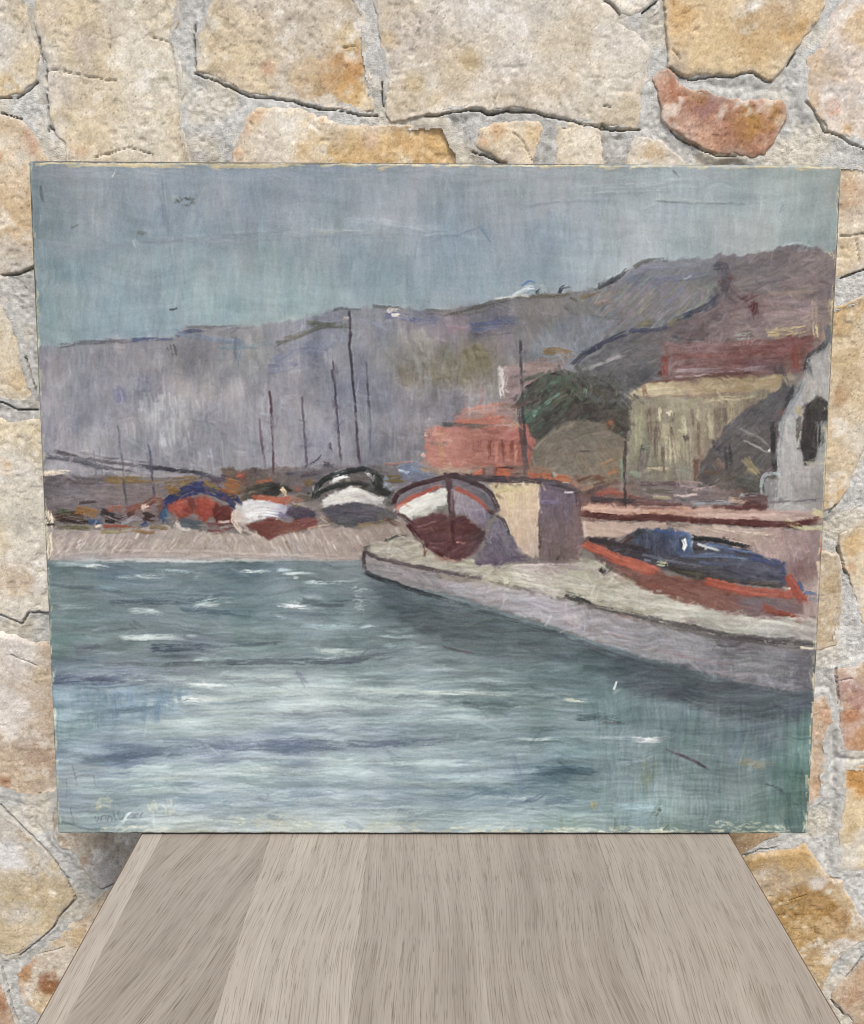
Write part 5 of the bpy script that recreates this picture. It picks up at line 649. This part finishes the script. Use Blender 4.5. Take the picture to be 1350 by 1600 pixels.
# outline, base colour, second colour, extra stains [(x, y, radius, colour, strength)]
CREAM, TAN, OCH, GREY = (206,192,170), (196,176,148), (196,158,110), (190,182,172)
STONES = [
 ([(-110,-90),(44,-90),(45,0),(49,35),(55,58),(61,78),(63,100),(58,128),(45,142),(40,150),(20,152),(0,155),(-110,160)], (204,192,172), (196,178,148), [(8,140,22,(206,172,112),.6),(20,60,40,(196,192,184),.5)]),
 ([(-110,172),(0,178),(14,180),(34,186),(50,196),(62,216),(75,243),(85,252),(90,300),(90,400),(62,412),(48,424),(20,428),(-110,432)], (204,188,164), (198,174,142), [(20,250,30,(214,206,192),.6),(30,330,40,(198,168,128),.5),(60,215,22,(160,108,84),.45),(20,400,25,(198,192,184),.6),(2,245,10,(204,160,120),.6)]),
 ([(-110,452),(0,453),(10,470),(25,502),(40,560),(56,612),(60,622),(40,634),(0,628),(-110,625)], (206,192,164), (200,180,148), [(10,560,30,(214,206,190),.5),(25,590,15,(204,176,136),.5)]),
 ([(-110,650),(0,650),(30,656),(62,654),(90,690),(100,945),(73,955),(46,956),(36,973),(0,961),(-110,965)], (206,196,176), (202,186,156), [(5,730,12,(204,164,118),.6),(40,800,40,(200,192,172),.6),(30,690,30,(214,204,184),.5),(25,900,25,(200,170,136),.5)]),
 ([(-110,985),(0,983),(30,990),(55,999),(80,1003),(110,1010),(115,1235),(83,1243),(60,1249),(45,1246),(25,1242),(0,1236),(-110,1230)], (204,190,174), (186,164,142), [(10,1220,18,(158,112,84),.75),(65,1050,16,(182,158,124),.6),(60,1180,30,(178,152,132),.6),(30,1120,40,(220,212,204),.5),(40,1020,30,(212,206,198),.5)]),
 ([(-110,1225),(0,1258),(12,1275),(35,1290),(57,1311),(72,1326),(85,1347),(100,1366),(111,1382),(119,1403),(94,1430),(85,1447),(60,1469),(32,1490),(10,1493),(0,1485),(-110,1480)], (182,172,156), (188,168,134), [(15,1340,28,(222,218,212),.8),(50,1300,16,(190,160,120),.5),(30,1390,30,(192,168,124),.6),(50,1440,30,(206,200,190),.5),(112,1398,8,(192,140,100),.6),(90,1400,20,(170,160,146),.5),(30,1470,25,(196,176,146),.5)]),
 ([(72,1288),(84,1314),(98,1326),(112,1328),(124,1342),(132,1358),(140,1372),(152,1386),(156,1390),(182,1378),(212,1330),(250,1290),(250,1220),(90,1230)], (178,166,150), (164,148,128), [(105,1318,14,(178,132,106),.55),(130,1345,10,(184,138,112),.4),(165,1360,18,(196,190,178),.5),(80,1300,12,(196,166,144),.5)]),
 ([(150,1403),(162,1394),(182,1382),(200,1372),(270,1300),(300,1620),(60,1650),(75,1610),(58,1585),(34,1568),(26,1546),(18,1518),(45,1502),(70,1477),(98,1456),(118,1432)], (192,176,154), (196,168,130), [(76,1538,26,(140,88,52),.85),(35,1518,26,(172,120,74),.8),(28,1550,16,(166,114,72),.6),(130,1440,20,(196,158,118),.5),(60,1560,14,(196,180,160),.6)]),
 ([(-110,1510),(0,1524),(7,1546),(16,1570),(25,1605),(30,1660),(-110,1680)], (176,136,100), (160,104,66), [(10,1560,18,(150,96,60),.6)]),
 ([(57,-90),(58,20),(55,35),(59,58),(63,70),(70,100),(73,115),(74,150),(77,185),(82,204),(91,219),(99,228),(101,250),(104,320),(310,320),(299,255),(293,216),(287,190),(284,120),(281,90),(273,62),(276,45),(283,30),(285,-90)], (206,194,170), (198,180,150), [(150,40,38,(190,174,152),.55),(85,20,26,(196,182,172),.5),(90,130,30,(206,192,178),.5),(240,40,24,(196,180,152),.6),(120,235,22,(188,150,122),.45),(230,160,50,(214,202,178),.5),(95,215,20,(212,206,200),.6),(130,70,20,(190,174,166),.4)]),
 ([(345,-90),(326,0),(318,30),(308,60),(305,113),(330,123),(360,132),(380,145),(400,150),(425,153),(455,157),(472,162),(500,169),(530,173),(560,178),(587,179),(589,168),(586,150),(581,110),(577,75),(575,40),(572,20),(562,8),(555,-10),(560,-90)], (192,176,152), (198,178,146), [(540,110,30,(184,134,78),.9),(555,150,22,(200,156,92),.7),(485,120,24,(196,154,98),.75),(545,60,20,(200,170,112),.5),(420,105,12,(190,134,100),.6),(380,40,40,(186,172,156),.5),(316,95,14,(200,188,174),.6),(328,40,16,(196,188,178),.7),(450,60,60,(196,182,162),.5),(570,155,12,(216,200,168),.6)]),
 ([(582,-90),(583,10),(589,50),(593,80),(598,115),(600,150),(603,183),(612,191),(640,187),(665,180),(690,177),(720,174),(735,167),(750,168),(762,174),(775,171),(790,168),(820,172),(840,174),(850,180),(870,185),(895,190),(920,193),(945,200),(980,204),(997,203),(1001,180),(1009,130),(1017,80),(1017,75),(990,50),(965,35),(955,15),(942,2),(930,-10),(925,-90)], (202,190,170), (194,178,154), [(608,62,14,(188,156,104),.7),(735,95,16,(196,170,124),.6),(685,155,12,(200,172,122),.5),(645,130,14,(198,174,126),.5),(820,150,34,(196,178,156),.5),(930,140,40,(208,198,180),.5),(640,40,50,(188,174,158),.5),(870,60,40,(206,196,178),.4),(940,90,18,(214,204,184),.5),(770,40,50,(196,186,172),.4)]),
 ([(935,-90),(945,0),(965,17),(985,25),(1000,21),(1014,9),(1024,-2),(1028,-90)], (222,210,188), (210,192,162), []),
 ([(1008,32),(1014,30),(1026,14),(1029,2),(1027,22),(1018,30)], (206,196,180), (200,186,166), []),
 ([(1038,-90),(1038,30),(1041,80),(1043,104),(1055,110),(1063,118),(1080,124),(1092,120),(1120,121),(1145,118),(1160,112),(1178,113),(1190,123),(1205,128),(1214,119),(1227,99),(1239,81),(1257,57),(1274,39),(1287,9),(1297,-90)], (198,166,118), (202,174,132), [(1060,30,26,(192,148,92),.7),(1240,50,22,(196,152,92),.7),(1090,70,40,(206,178,134),.5),(1200,15,34,(196,180,158),.6),(1165,20,20,(204,192,176),.6),(1140,100,50,(212,184,134),.5),(1055,100,14,(190,170,142),.7),(1215,105,16,(212,192,158),.6),(1190,60,30,(190,150,98),.5)]),
 ([(1320,-90),(1311,0),(1296,30),(1286,55),(1269,75),(1259,92),(1253,115),(1254,150),(1261,170),(1275,181),(1287,189),(1291,203),(1310,211),(1330,219),(1350,233),(1440,250),(1440,-90)], (212,194,176), (206,178,146), [(1340,50,26,(206,168,112),.6),(1302,165,9,(194,124,86),.7),(1322,205,8,(206,160,104),.5),(1275,120,24,(198,184,172),.6),(1310,90,30,(206,192,182),.5),(1300,150,16,(222,214,206),.6)]),
 ([(1043,109),(1054,118),(1064,132),(1080,138),(1100,138),(1120,148),(1145,153),(1160,156),(1185,154),(1205,153),(1224,160),(1231,166),(1227,185),(1214,210),(1195,239),(1175,246),(1150,241),(1120,242),(1095,233),(1070,219),(1048,203),(1038,190),(1032,165),(1028,140),(1024,125),(1030,115)], (174,122,92), (158,106,84), [(1105,160,26,(148,108,104),.75),(1060,140,20,(170,108,78),.7),(1180,190,30,(168,122,64),.85),(1200,170,20,(174,132,70),.7),(1040,170,14,(204,160,122),.6),(1068,195,22,(196,160,142),.55),(1110,225,20,(186,140,108),.5),(1215,190,8,(206,180,146),.75),(1195,225,12,(206,184,150),.7),(1140,195,26,(170,120,92),.6),(1090,150,14,(166,116,62),.5),(1036,125,9,(202,164,140),.7)]),
 ([(398,166),(386,180),(377,205),(365,216),(362,240),(362,320),(725,320),(718,242),(706,216),(696,191),(665,193),(600,196),(570,193),(540,190),(510,181),(480,173),(450,168),(425,166)], (208,186,148), (200,164,112), [(440,220,34,(222,212,196),.85),(395,180,13,(200,158,128),.6),(385,205,8,(184,136,104),.5),(370,240,10,(196,146,112),.6),(580,220,20,(206,180,160),.6),(640,230,40,(196,150,92),.7),(690,225,26,(206,166,110),.6),(540,235,26,(204,164,104),.6),(520,195,24,(204,188,164),.6),(410,235,30,(212,198,178),.6),(500,190,10,(200,150,100),.5)]),
 ([(748,197),(780,193),(815,190),(842,191),(849,200),(844,225),(837,258),(836,320),(775,320),(790,258),(765,245),(742,237),(738,230),(745,210)], (210,184,146), (214,196,168), [(755,222,10,(198,150,110),.6),(775,205,14,(198,150,100),.5),(835,210,14,(206,176,128),.6),(805,245,16,(214,200,182),.6)]),
 ([(867,190),(900,192),(920,194),(938,200),(944,230),(950,320),(860,320),(864,250)], (216,204,182), (206,192,168), [(880,235,12,(222,214,202),.6)]),
 ([(990,212),(1010,212),(1035,225),(1055,240),(1070,257),(1085,320),(965,320),(978,254)], (210,196,172), (204,178,138), [(1015,235,14,(190,154,104),.6),(1000,225,12,(216,206,190),.5)]),
 ([(1262,320),(1280,258),(1300,250),(1320,254),(1350,258),(1440,250),(1440,415),(1350,419),(1335,426),(1312,435),(1255,440)], (208,190,162), (198,172,138), [(1330,290,18,(196,160,128),.6),(1322,330,14,(186,150,112),.5),(1330,350,16,(214,200,178),.6),(1325,400,14,(206,182,140),.5)]),
 ([(1255,484),(1312,479),(1330,471),(1350,463),(1440,452),(1440,655),(1350,699),(1331,745),(1318,774),(1308,793),(1290,799),(1255,800)], (200,176,136), (190,158,112), [(1330,490,20,(206,194,172),.7),(1330,560,24,(186,158,116),.6),(1315,620,12,(166,122,82),.6),(1310,760,14,(190,150,96),.6),(1340,680,16,(212,202,182),.7),(1340,620,20,(206,180,138),.5)]),
 ([(1311,845),(1313,835),(1330,825),(1345,813),(1350,806),(1440,790),(1440,1012),(1350,985),(1341,955),(1327,908),(1319,888),(1312,870)], (208,184,142), (212,194,164), [(1330,850,18,(206,166,112),.6),(1325,890,12,(198,142,106),.5),(1345,930,16,(216,204,188),.6)]),
 ([(1255,866),(1285,863),(1311,866),(1317,900),(1315,940),(1312,982),(1307,1008),(1290,1012),(1278,1015),(1255,1018)], (184,160,124), (176,150,112), [(1300,910,14,(180,152,106),.5),(1295,990,14,(192,172,142),.5),(1308,965,8,(190,184,174),.5),(1285,1018,7,(150,96,74),.6)]),
 ([(1303,1046),(1320,1043),(1340,1036),(1350,1033),(1440,1030),(1440,1170),(1350,1177),(1330,1177),(1313,1174),(1311,1140),(1310,1110),(1305,1080)], (182,142,116), (176,124,84), [(1320,1070,14,(186,146,134),.6),(1325,1120,16,(176,112,70),.7),(1340,1090,14,(178,130,118),.6),(1330,1160,14,(182,124,84),.6),(1342,1050,12,(206,180,150),.6)]),
 ([(1255,1086),(1290,1086),(1302,1110),(1309,1130),(1299,1139),(1292,1150),(1290,1200),(1285,1243),(1265,1258),(1250,1262)], (194,160,128), (182,142,108), [(1290,1115,14,(198,150,118),.5),(1280,1180,14,(206,178,142),.5),(1275,1230,12,(190,154,114),.5)]),
 ([(1314,1196),(1350,1195),(1440,1190),(1440,1372),(1350,1359),(1320,1360),(1305,1363),(1308,1340),(1312,1302),(1315,1272),(1320,1246),(1315,1216)], (216,204,180), (208,184,144), [(1335,1215,26,(196,136,70),.85),(1340,1235,18,(204,150,86),.6),(1330,1290,14,(200,168,116),.5),(1340,1330,16,(222,214,196),.6)]),
 ([(1100,1346),(1160,1338),(1185,1329),(1210,1325),(1240,1322),(1257,1317),(1272,1338),(1288,1356),(1298,1371),(1312,1375),(1325,1400),(1345,1430),(1352,1442),(1440,1470),(1440,1480),(1350,1470),(1330,1480),(1310,1500),(1296,1520),(1288,1545),(1278,1560),(1260,1580),(1100,1590)], (186,154,106), (178,140,84), [(1200,1370,36,(186,164,138),.75),(1250,1350,20,(190,166,138),.6),(1270,1420,34,(166,122,62),.8),(1220,1420,26,(170,130,70),.7),(1310,1440,24,(172,126,72),.6),(1275,1480,22,(176,150,118),.7),(1285,1460,20,(182,150,104),.5),(1190,1365,14,(206,196,182),.5),(1275,1378,10,(206,200,192),.7),(1310,1485,16,(206,198,188),.7)]),
 ([(1130,1240),(1225,1240),(1218,1306),(1202,1311),(1190,1319),(1172,1327),(1160,1334),(1130,1340)], (172,144,110), (166,134,98), []),
 ([(1440,1484),(1352,1491),(1336,1510),(1323,1526),(1311,1536),(1298,1553),(1297,1562),(1311,1574),(1326,1590),(1336,1612),(1345,1680),(1440,1690)], (184,152,118), (178,140,104), [(1330,1555,16,(168,126,92),.5),(1340,1585,14,(196,176,150),.5)]),
]
CRACKS = [([(305,114),(330,125),(360,134),(380,147),(400,152),(425,154),(455,158),(472,163),(500,170),(530,174),(560,180),(589,181)],2.4),([(665,181),(700,178),(735,170),(750,171),(765,176),(800,172),(840,176),(855,183),(900,192),(945,202),(998,205)],3.0),([(735,171),(750,172),(765,178),(790,173),(830,176)],4.5),([(63,62),(66,85),(68,102)],2.4),([(1045,107),(1062,120),(1080,126),(1092,122),(1145,120),(1160,114),(1178,115),(1205,130)],1.5),([(1046,204),(1070,221),(1095,235),(1120,244),(1150,243)],2.2),([(1229,104),(1240,86)],2.0),([(597,122),(600,165)],1.5),([(1258,160),(1275,183),(1290,204),(1330,222),(1350,234)],1.2),([(0,153),(30,152),(45,143),(60,128)],1.2),([(74,110),(77,200),(84,206)],1.3),([(78,198),(76,206)],3),([(2,431),(30,428),(50,418),(62,412)],2.2),([(40,558),(56,612)],2),([(0,630),(30,640),(60,640)],2),([(0,961),(36,974),(46,957),(73,956)],1.6),([(0,1257),(35,1290),(57,1311),(85,1347),(111,1382),(120,1404)],1.4),([(120,1404),(94,1431),(85,1448),(60,1470),(32,1492)],1.7),([(3,1512),(12,1546),(20,1570),(30,1608)],2.4),([(156,1391),(182,1379)],1.4),([(1310,856),(1316,875),(1323,898)],2.2),([(1160,1337),(1185,1328),(1212,1324)],1.6),([(1297,1561),(1318,1585)],1.4),([(1350,1491),(1322,1526)],1.4),([(1312,436),(1335,427),(1352,420)],1.2),([(1298,1371),(1311,1372)],2.4),([(738,236),(765,246),(791,258)],1.8),([(940,195),(955,203),(975,205)],5),([(305,40),(306,110)],1),([(1305,1045),(1309,1100)],1.2),([(945,2),(968,22)],1.3),([(1002,22),(1026,2)],1.2),([(0,178),(34,186)],1),([(1303,790),(1297,800)],4)]
SCRATCH = [([(70,113),(100,111),(120,118),(165,124),(183,127)],1.0),([(236,58),(262,67)],1.4),([(775,172),(770,160),(776,148)],1.4),([(803,205),(818,222),(830,250)],1.2),([(1050,75),(1062,92)],1.6),([(1313,369),(1330,368),(1352,363)],1.4),([(1338,369),(1342,410)],.9),([(530,75),(560,72)],.9),([(655,35),(652,60)],.9),([(1270,1445),(1275,1475)],1.2),([(940,165),(955,168)],1.2),([(400,10),(412,30)],1.2),([(60,1240),(78,1243)],1.5),([(180,1382),(205,1372)],1.3),([(100,1480),(60,1490)],1),([(175,40),(172,80)],.9),([(1230,1405),(1260,1395)],1.0),([(1312,1062),(1330,1060)],1.0),([(20,1020),(60,1040)],.8),([(150,245),(200,232),(240,240)],.8)]
wall = thing('stone_wall', 'rough cream and ochre rubble stone wall behind the painting and the table', 'wall', (0, YW, FLOOR))
H1 = 0.0009
WC = [(wp(P), w*0.00011) for P, w in CRACKS]; WS = [(wp(P), w*0.00014) for P, w in SCRATCH]
def carve(X, Z, Zh, lines, depth, widen=1.0):
    for P, w in lines:
        lo, hi = P.min(0)-0.008, P.max(0)+0.008
        if lo[0] > X.max() or hi[0] < X.min() or lo[1] > Z.max() or hi[1] < Z.min(): continue
        jx = (fbm(X*110, Z*110, 3, 6.0)-0.5)*0.0024
        d = line_d(P, X+jx, Z+jx); wv = w*widen*(0.25+0.95*vnoise(X*60, Z*60, 2.2))+0.00025
        Zh = Zh-depth*np.exp(-(d/wv)**4)
    return Zh
def edge_noise(X, Z): return (fbm(X*55, Z*55, 3, 1.5)-0.5)*0.0052+(fbm(X*260, Z*260, 2, 7.5)-0.5)*0.0024
r3 = np.random.default_rng(77)
_c = wp([(-75, -75), (1425, -75), (1425, 1675), (-75, 1675)]); (GX0, GZ0), (GX1, GZ1) = _c.min(0), _c.max(0)
mx = np.arange(GX0, GX1, H1); mz = np.arange(GZ0, GZ1, H1); MXg, MZg = np.meshgrid(mx, mz)
SDALL = np.full(MXg.shape, -1.0, np.float32)
for si, (P, c1, c2, stains) in enumerate(STONES):
    W = wp(P); lo = W.min(0)-0.006; hi = W.max(0)+0.006; ctr = W.mean(0)
    xs = np.arange(lo[0], hi[0], H1); zs = np.arange(lo[1], hi[1], H1); X, Z = np.meshgrid(xs, zs)
    sd = poly_sd(W, X, Z)+edge_noise(X, Z)
    i0 = np.searchsorted(mz, lo[1]); i1 = np.searchsorted(mz, hi[1]); j0 = np.searchsorted(mx, lo[0]); j1 = np.searchsorted(mx, hi[0])
    if i1 > i0 and j1 > j0:
        sub = poly_sd(W, MXg[i0:i1, j0:j1], MZg[i0:i1, j0:j1])+edge_noise(MXg[i0:i1, j0:j1], MZg[i0:i1, j0:j1])
        SDALL[i0:i1, j0:j1] = np.maximum(SDALL[i0:i1, j0:j1], sub)
    o = si*13.7; proud = r3.uniform(0.0004, 0.0016); rad = r3.uniform(0.0012, 0.0028)
    prof = np.where(sd > 0, proud*np.sqrt(np.clip(1-(1-np.clip(sd/rad, 0, 1))**2, 0, 1)), sd*9)
    tx, tz = r3.normal(0, 0.012, 2)
    big = (fbm(X*13, Z*13, 4, o)-0.5)
    fl = fbm(X*22+big*1.5, Z*22, 3, o+3)*5; ledge = (np.floor(fl)+sstep(0.42, 0.58, fl-np.floor(fl)))/5-0.5     # flaked ledges
    med = fbm(X*75, Z*75, 4, o+5)-0.5; fine = fbm(X*330, Z*330, 2, o+9)-0.5; rid = np.abs(fbm(X*42, Z*42, 3, o+7)-0.5)
    pit = sstep(0.70, 0.82, vnoise(X*210, Z*210, o))*sstep(0.4, 0.6, fbm(X*20, Z*20, 2, o+2))
    inn = np.clip(sd/0.004, 0, 1)
    Hh = prof+inn*(tx*(X-ctr[0])+tz*(Z-ctr[1])+big*0.0032+ledge*0.0013+med*0.0004+fine*0.0004-pit*0.0006-sstep(0.016, 0.0, rid)*0.0005)
    Hh = carve(X, Z, Hh, WC, 0.009); Hh = carve(X, Z, Hh, WS, 0.0020, 1.0)
    Hh = np.minimum(Hh, 0.0085)
    # pigment of the stone
    n1 = fbm(X*26, Z*26, 4, o+11); n2 = fbm(X*60, Z*60, 3, o+13); n3 = fbm(X*150, Z*150, 3, o+15)
    c1 = np.asarray(c1, float)*0.8+np.array((224, 216, 203))*0.2; c2 = np.asarray(c2, float)*0.85+np.array((220, 208, 190))*0.15
    cc = c1+(c2-c1)*sstep(0.42, 0.62, n1)[..., None]
    for sx, sy, sr, sc, st in stains:
        (px, pz), = wp([(sx, sy)]); rr = sr*0.00052
        dd = np.hypot(X-px, Z-pz)/rr+(n2-0.5)*1.6+(n1-0.5)*1.4+(n3-.5)*.7
        cc = cc+(np.asarray(sc, float)-cc)*(st*sstep(1.35, 0.45, dd))[..., None]
    wh = sstep(0.56, 0.72, fbm(X*48, Z*48, 4, o+21))*0.55*sstep(.4, .6, n3); cc = cc+(np.array((226, 220, 210))-cc)*wh[..., None]
    dk = sstep(0.60, 0.74, fbm(X*95, Z*95, 3, o+25))*0.30; cc = cc+(cc*0.72-cc)*dk[..., None]*0.7
    rim = sstep(0.006, 0.0, sd+(n2-.5)*0.008)*0.4; cc = cc+(np.array((196, 186, 174))-cc)*rim[..., None]
    n4 = fbm(X*380, Z*380, 2, o+17)
    cc = cc+((n3-0.5)*20+(n2-0.5)*18+(n4-0.5)*26+(r3.random(X.shape)-0.5)*22)[..., None]+(n1-0.5)[..., None]*np.array((6, 0, -16))
    fk = r3.random(X.shape); cc = cc+((fk > 0.988)*26-(fk < 0.012)*44-((fk > 0.5) & (fk < 0.5+0.03*sstep(0.5, 0.7, n2)))*26)[..., None]
    lm = cc @ np.array([0.3, 0.59, 0.11]); cc = lm[..., None]+(cc-lm[..., None])*0.84+np.array((2, 1, 0))
    keep = sd > -0.0030
    used, F = grid_faces(keep)
    if len(F) == 0: continue
    V = np.stack([X-ctr[0], -Hh, Z-ctr[1]], -1)[used]
    me = mesh_np('stone', V, F, lin(cc[used])*KS)
    link('stone', me, M_STONE, wall, (ctr[0], 0, ctr[1]-FLOOR))
# mortar: fine rough bed wherever no stone covers it; coarse backing elsewhere
X, Z = MXg, MZg
tool = fbm(X*30, Z*11, 3, 41)-0.5
Hm = -0.0006+(fbm(X*16, Z*16, 3, 31)-0.5)*0.0045+tool*0.0025+(fbm(X*120, Z*120, 3, 33)-0.5)*0.0011+(fbm(X*520, Z*520, 2, 35)-0.5)*0.0013-sstep(0.9, 0.96, vnoise(X*300, Z*300, 4))*0.0008
fl_ = sstep(-0.008, -0.0015, SDALL)*sstep(0.30, 0.46, fbm(X*24, Z*24, 2, 45)); Hm = Hm*(1-fl_)+fl_*(0.0006+(fbm(X*160, Z*160, 2, 47)-0.5)*0.0014)
Hm = carve(X, Z, Hm, WC, 0.009)
cm = np.array((194, 191, 185))+((fbm(X*18, Z*18, 3, 51)-0.5)*34+(fbm(X*340, Z*340, 2, 53)-0.5)*56)[..., None]+(sstep(0.55, 0.7, fbm(X*25, Z*25, 3, 57))*np.array((8, 3, -6))[:, None, None]).transpose(1, 2, 0)
cm = cm+(sstep(0.12, 0.30, X)*8)[..., None]
pin = (np.abs(X) < 0.235) & (Z < wall_pt(675, 300)[1]) & (Z > wall_pt(675, 1240)[1]-0.0)      # well behind the picture
xl_, zl_ = wp([(110, 1300)])[0]; 
keep = (SDALL < 0.004) & ~pin
used, F = grid_faces(keep)
me = mesh_np('mortar', np.stack([X, -Hm, Z-FLOOR], -1)[used], F, lin(cm[used])*KS)
link('mortar', me, M_MORT, wall)
bx = np.linspace(-2.2, 2.2, 111); bz = np.linspace(0, 2.3, 58); BX, BZ = np.meshgrid(bx, bz)
inner = (BX > GX0+0.03) & (BX < GX1-0.03) & (BZ+FLOOR > GZ0+0.03) & (BZ+FLOOR < GZ1-0.03)
Hb = np.where(inner, -0.014, -0.003+(fbm(BX*9, BZ*9, 3, 61)-0.5)*0.012)
used, F = grid_faces(np.ones_like(BX, bool))
me = mesh_np('mortar_bed', np.stack([BX, -Hb, BZ], -1)[used], F, np.tile(lin((190, 187, 181))*KS, (BX.size, 1)))
link('mortar_bed', me, M_MORT, wall)
boxes('wall_core', [(-2.2, 2.2, 0.02, 0.35, 0, 2.3)], M_MORT, wall)

# ------------------------------------------------------------------ the table
TL, TR = -0.2139, 0.2172
table = thing('table', 'narrow table with a grey brown oak plank top pushed against the stone wall', 'table', (0, 0, FLOOR))
TH = -FLOOR
def xat(px, py):
    d = CF+((px-675)/FPX)*CR-((py-800)/FPX)*CU; t = -CAM[2]/d[2]; p = CAM+t*d; return p[0], p[1]
cuts = [TL, np.mean([xat(100,1600)[0], xat(352,1320)[0]])]
cuts = [TL, xat(103,1598)[0], np.mean([xat(339,1598)[0], xat(416,1312)[0]]), np.mean([xat(536,1598)[0], xat(582,1310)[0]]), np.mean([xat(785,1598)[0], xat(761,1310)[0]]), np.mean([xat(1013,1598)[0], xat(945,1312)[0]]), TR]
#            lightness, grain angle
PL = [(0.46, 0.52), (-0.10, 0.74), (0.38, 0.56), (0.06, 0.50), (-0.06, 0.50), (0.16, 0.47)]
YB, YF = 0.070, -1.05
for k in range(6):
    x0, x1 = cuts[k], cuts[k+1]; gp = 0.00003
    p = boxes('plank', [(-(x1-x0)/2+(gp if k else 0), (x1-x0)/2-(gp if k < 5 else 0), YF-(YB+YF)/2, YB-(YB+YF)/2, -0.022, 0.0)], M_WOOD, table, ((x0+x1)/2, (YB+YF)/2, TH), 0.0006 if k in (0, 5) else 0.00006)
    p.color = (PL[k][0]*1.0+0.0, PL[k][1], 0.5, 1)
boxes('edge_strip', [(TL-0.0008, TL-0.00005, YF, YB, TH-0.0218, TH-0.0006)], M_EDGE, table); boxes('edge_strip', [(TR+0.00005, TR+0.0009, YF, YB, TH-0.0218, TH-0.0006)], M_EDGE, table)
for sx in (TL+0.03, TR-0.075):
    for sy in (YF+0.03, YB-0.075): boxes('leg', [(sx, sx+0.045, sy, sy+0.045, 0, TH-0.0225)], M_LEG, table, bev=0.003)
for sx in (TL+0.04, TR-0.058): boxes('apron', [(sx, sx+0.018, YF+0.08, YB-0.08, TH-0.09, TH-0.0225)], M_LEG, table)
# floor
fx, fy = np.meshgrid(np.linspace(-8, 8, 60), np.linspace(-14, YW+0.2, 60))
used, F = grid_faces(np.ones_like(fx, bool)); me = mesh_np('patio_floor', np.stack([fx, fy, FLOOR+(fbm(fx, fy, 3)-0.5)*0.006], -1)[used], F)
fl = link('patio_floor', me, M_FLOOR); fl['kind'] = 'structure'

# ------------------------------------------------------------------ the painting
TILT, THK = 0.1148, 0.018
pic = thing('painting', 'unframed oil painting of moored boats and a hillside harbour, leaning on the wall', 'painting', (0, 0, 0.0011))
pic.rotation_euler = (-TILT, 0, 0)
u = (GX/(GW-1)-0.5)*PW; v = (1-GY/(GH-1))*PH
# soft turn-over of the canvas at the stretcher edge, slightly rounded corners
rr = 0.0022; ex = np.clip(rr-(PW/2-np.abs(u)), 0, rr); ez = np.clip(rr-np.minimum(v, PH-v), 0, rr)
e = np.clip(np.hypot(ex, ez), 0, rr); turn = rr-np.sqrt(np.clip(rr*rr-e*e, 0, None))
cr = 0.0030; qx = np.clip(cr-(PW/2-np.abs(u)), 0, cr); qz = np.clip(cr-np.minimum(v, PH-v), 0, cr); qd = np.hypot(qx, qz); sh = np.where(qd > cr, cr/np.maximum(qd, 1e-9), 1)
u2 = u-np.sign(u)*qx*(1-sh); v2 = v-np.where(v > PH/2, 1, -1)*qz*(1-sh)
hb = HT.copy(); hb = (hb+np.roll(hb, 1, 0)+np.roll(hb, 1, 1)+np.roll(hb, -1, 0)+np.roll(hb, -1, 1))/5
sag = (fbm(u*7, v*7, 2, 71)-0.5)*0.0012
relief = hb*0.00040+(thr-0.5)*0.00005*np.clip(1.2-hb, 0, 1)
V = np.stack([u2, turn-relief+sag*np.clip(1-e/rr, 0, 1)-0.0004, v2], -1).reshape(-1, 3)
used, F = grid_faces(np.ones((GH, GW), bool))
me = mesh_np('canvas', V, F[:, ::-1], lin(C.reshape(-1, 3))*KA)
link('canvas', me, M_PAINT, pic)
# folded sides of the canvas
ring = [(i, 0) for i in range(GW)]+[(GW-1, j) for j in range(1, GH)]+[(i, GH-1) for i in range(GW-2, -1, -1)]+[(0, j) for j in range(GH-2, 0, -1)]
ring = np.array(ring)[::3]; n = len(ring); P0 = np.stack([u2, turn-0.0004, v2], -1)[ring[:, 1], ring[:, 0]]
lay = [P0]
for d in (0.006, 0.012, THK):
    q = P0.copy(); q[:, 1] = d; q[:, 0] *= 1+0.0008*np.sin(np.arange(n)*0.13)*(d < THK); lay.append(q)
Vs = np.concatenate(lay); k = np.arange(n); k2 = (k+1) % n
Fs = np.concatenate([np.stack([r*n+k, r*n+k2, (r+1)*n+k2, (r+1)*n+k], 1) for r in range(3)])
me = mesh_np('canvas_edge', Vs, Fs); link('canvas_edge', me, M_LINEN, pic)
sw = 0.045
for b in ([(-PW/2+0.001, PW/2-0.001, 0.0022, THK-0.0004, 0.001, sw)], [(-PW/2+0.001, PW/2-0.001, 0.0022, THK-0.0004, PH-sw, PH-0.001)],
          [(-PW/2+0.001, -PW/2+sw, 0.0022, THK-0.0004, sw+0.0003, PH-sw-0.0003)], [(PW/2-sw, PW/2-0.001, 0.0022, THK-0.0004, sw+0.0003, PH-sw-0.0003)]):
    boxes('stretcher_bar', b, M_PINE, pic, bev=0.001)
tk = bpy.data.meshes.new('tack'); import bmesh
bm = bmesh.new(); bmesh.ops.create_cone(bm, cap_ends=True, segments=10, radius1=0.0042, radius2=0.0022, depth=0.0016); bm.to_mesh(tk); bm.free(); tk.materials.append(M_TACK)
for s_ in (-1, 1):
    for j in range(6):
        o = bpy.data.objects.new('tack', tk); COL.objects.link(o); o.parent = pic; o.location = (s_*(PW/2+0.0008), 0.010, 0.04+j*(PH-0.08)/5); o.rotation_euler = (0, s_*pi/2, 0)
for j in range(7):
    o = bpy.data.objects.new('tack', tk); COL.objects.link(o); o.parent = pic; o.location = (-PW/2+0.04+j*(PW-0.08)/6, 0.010, PH+0.0007)
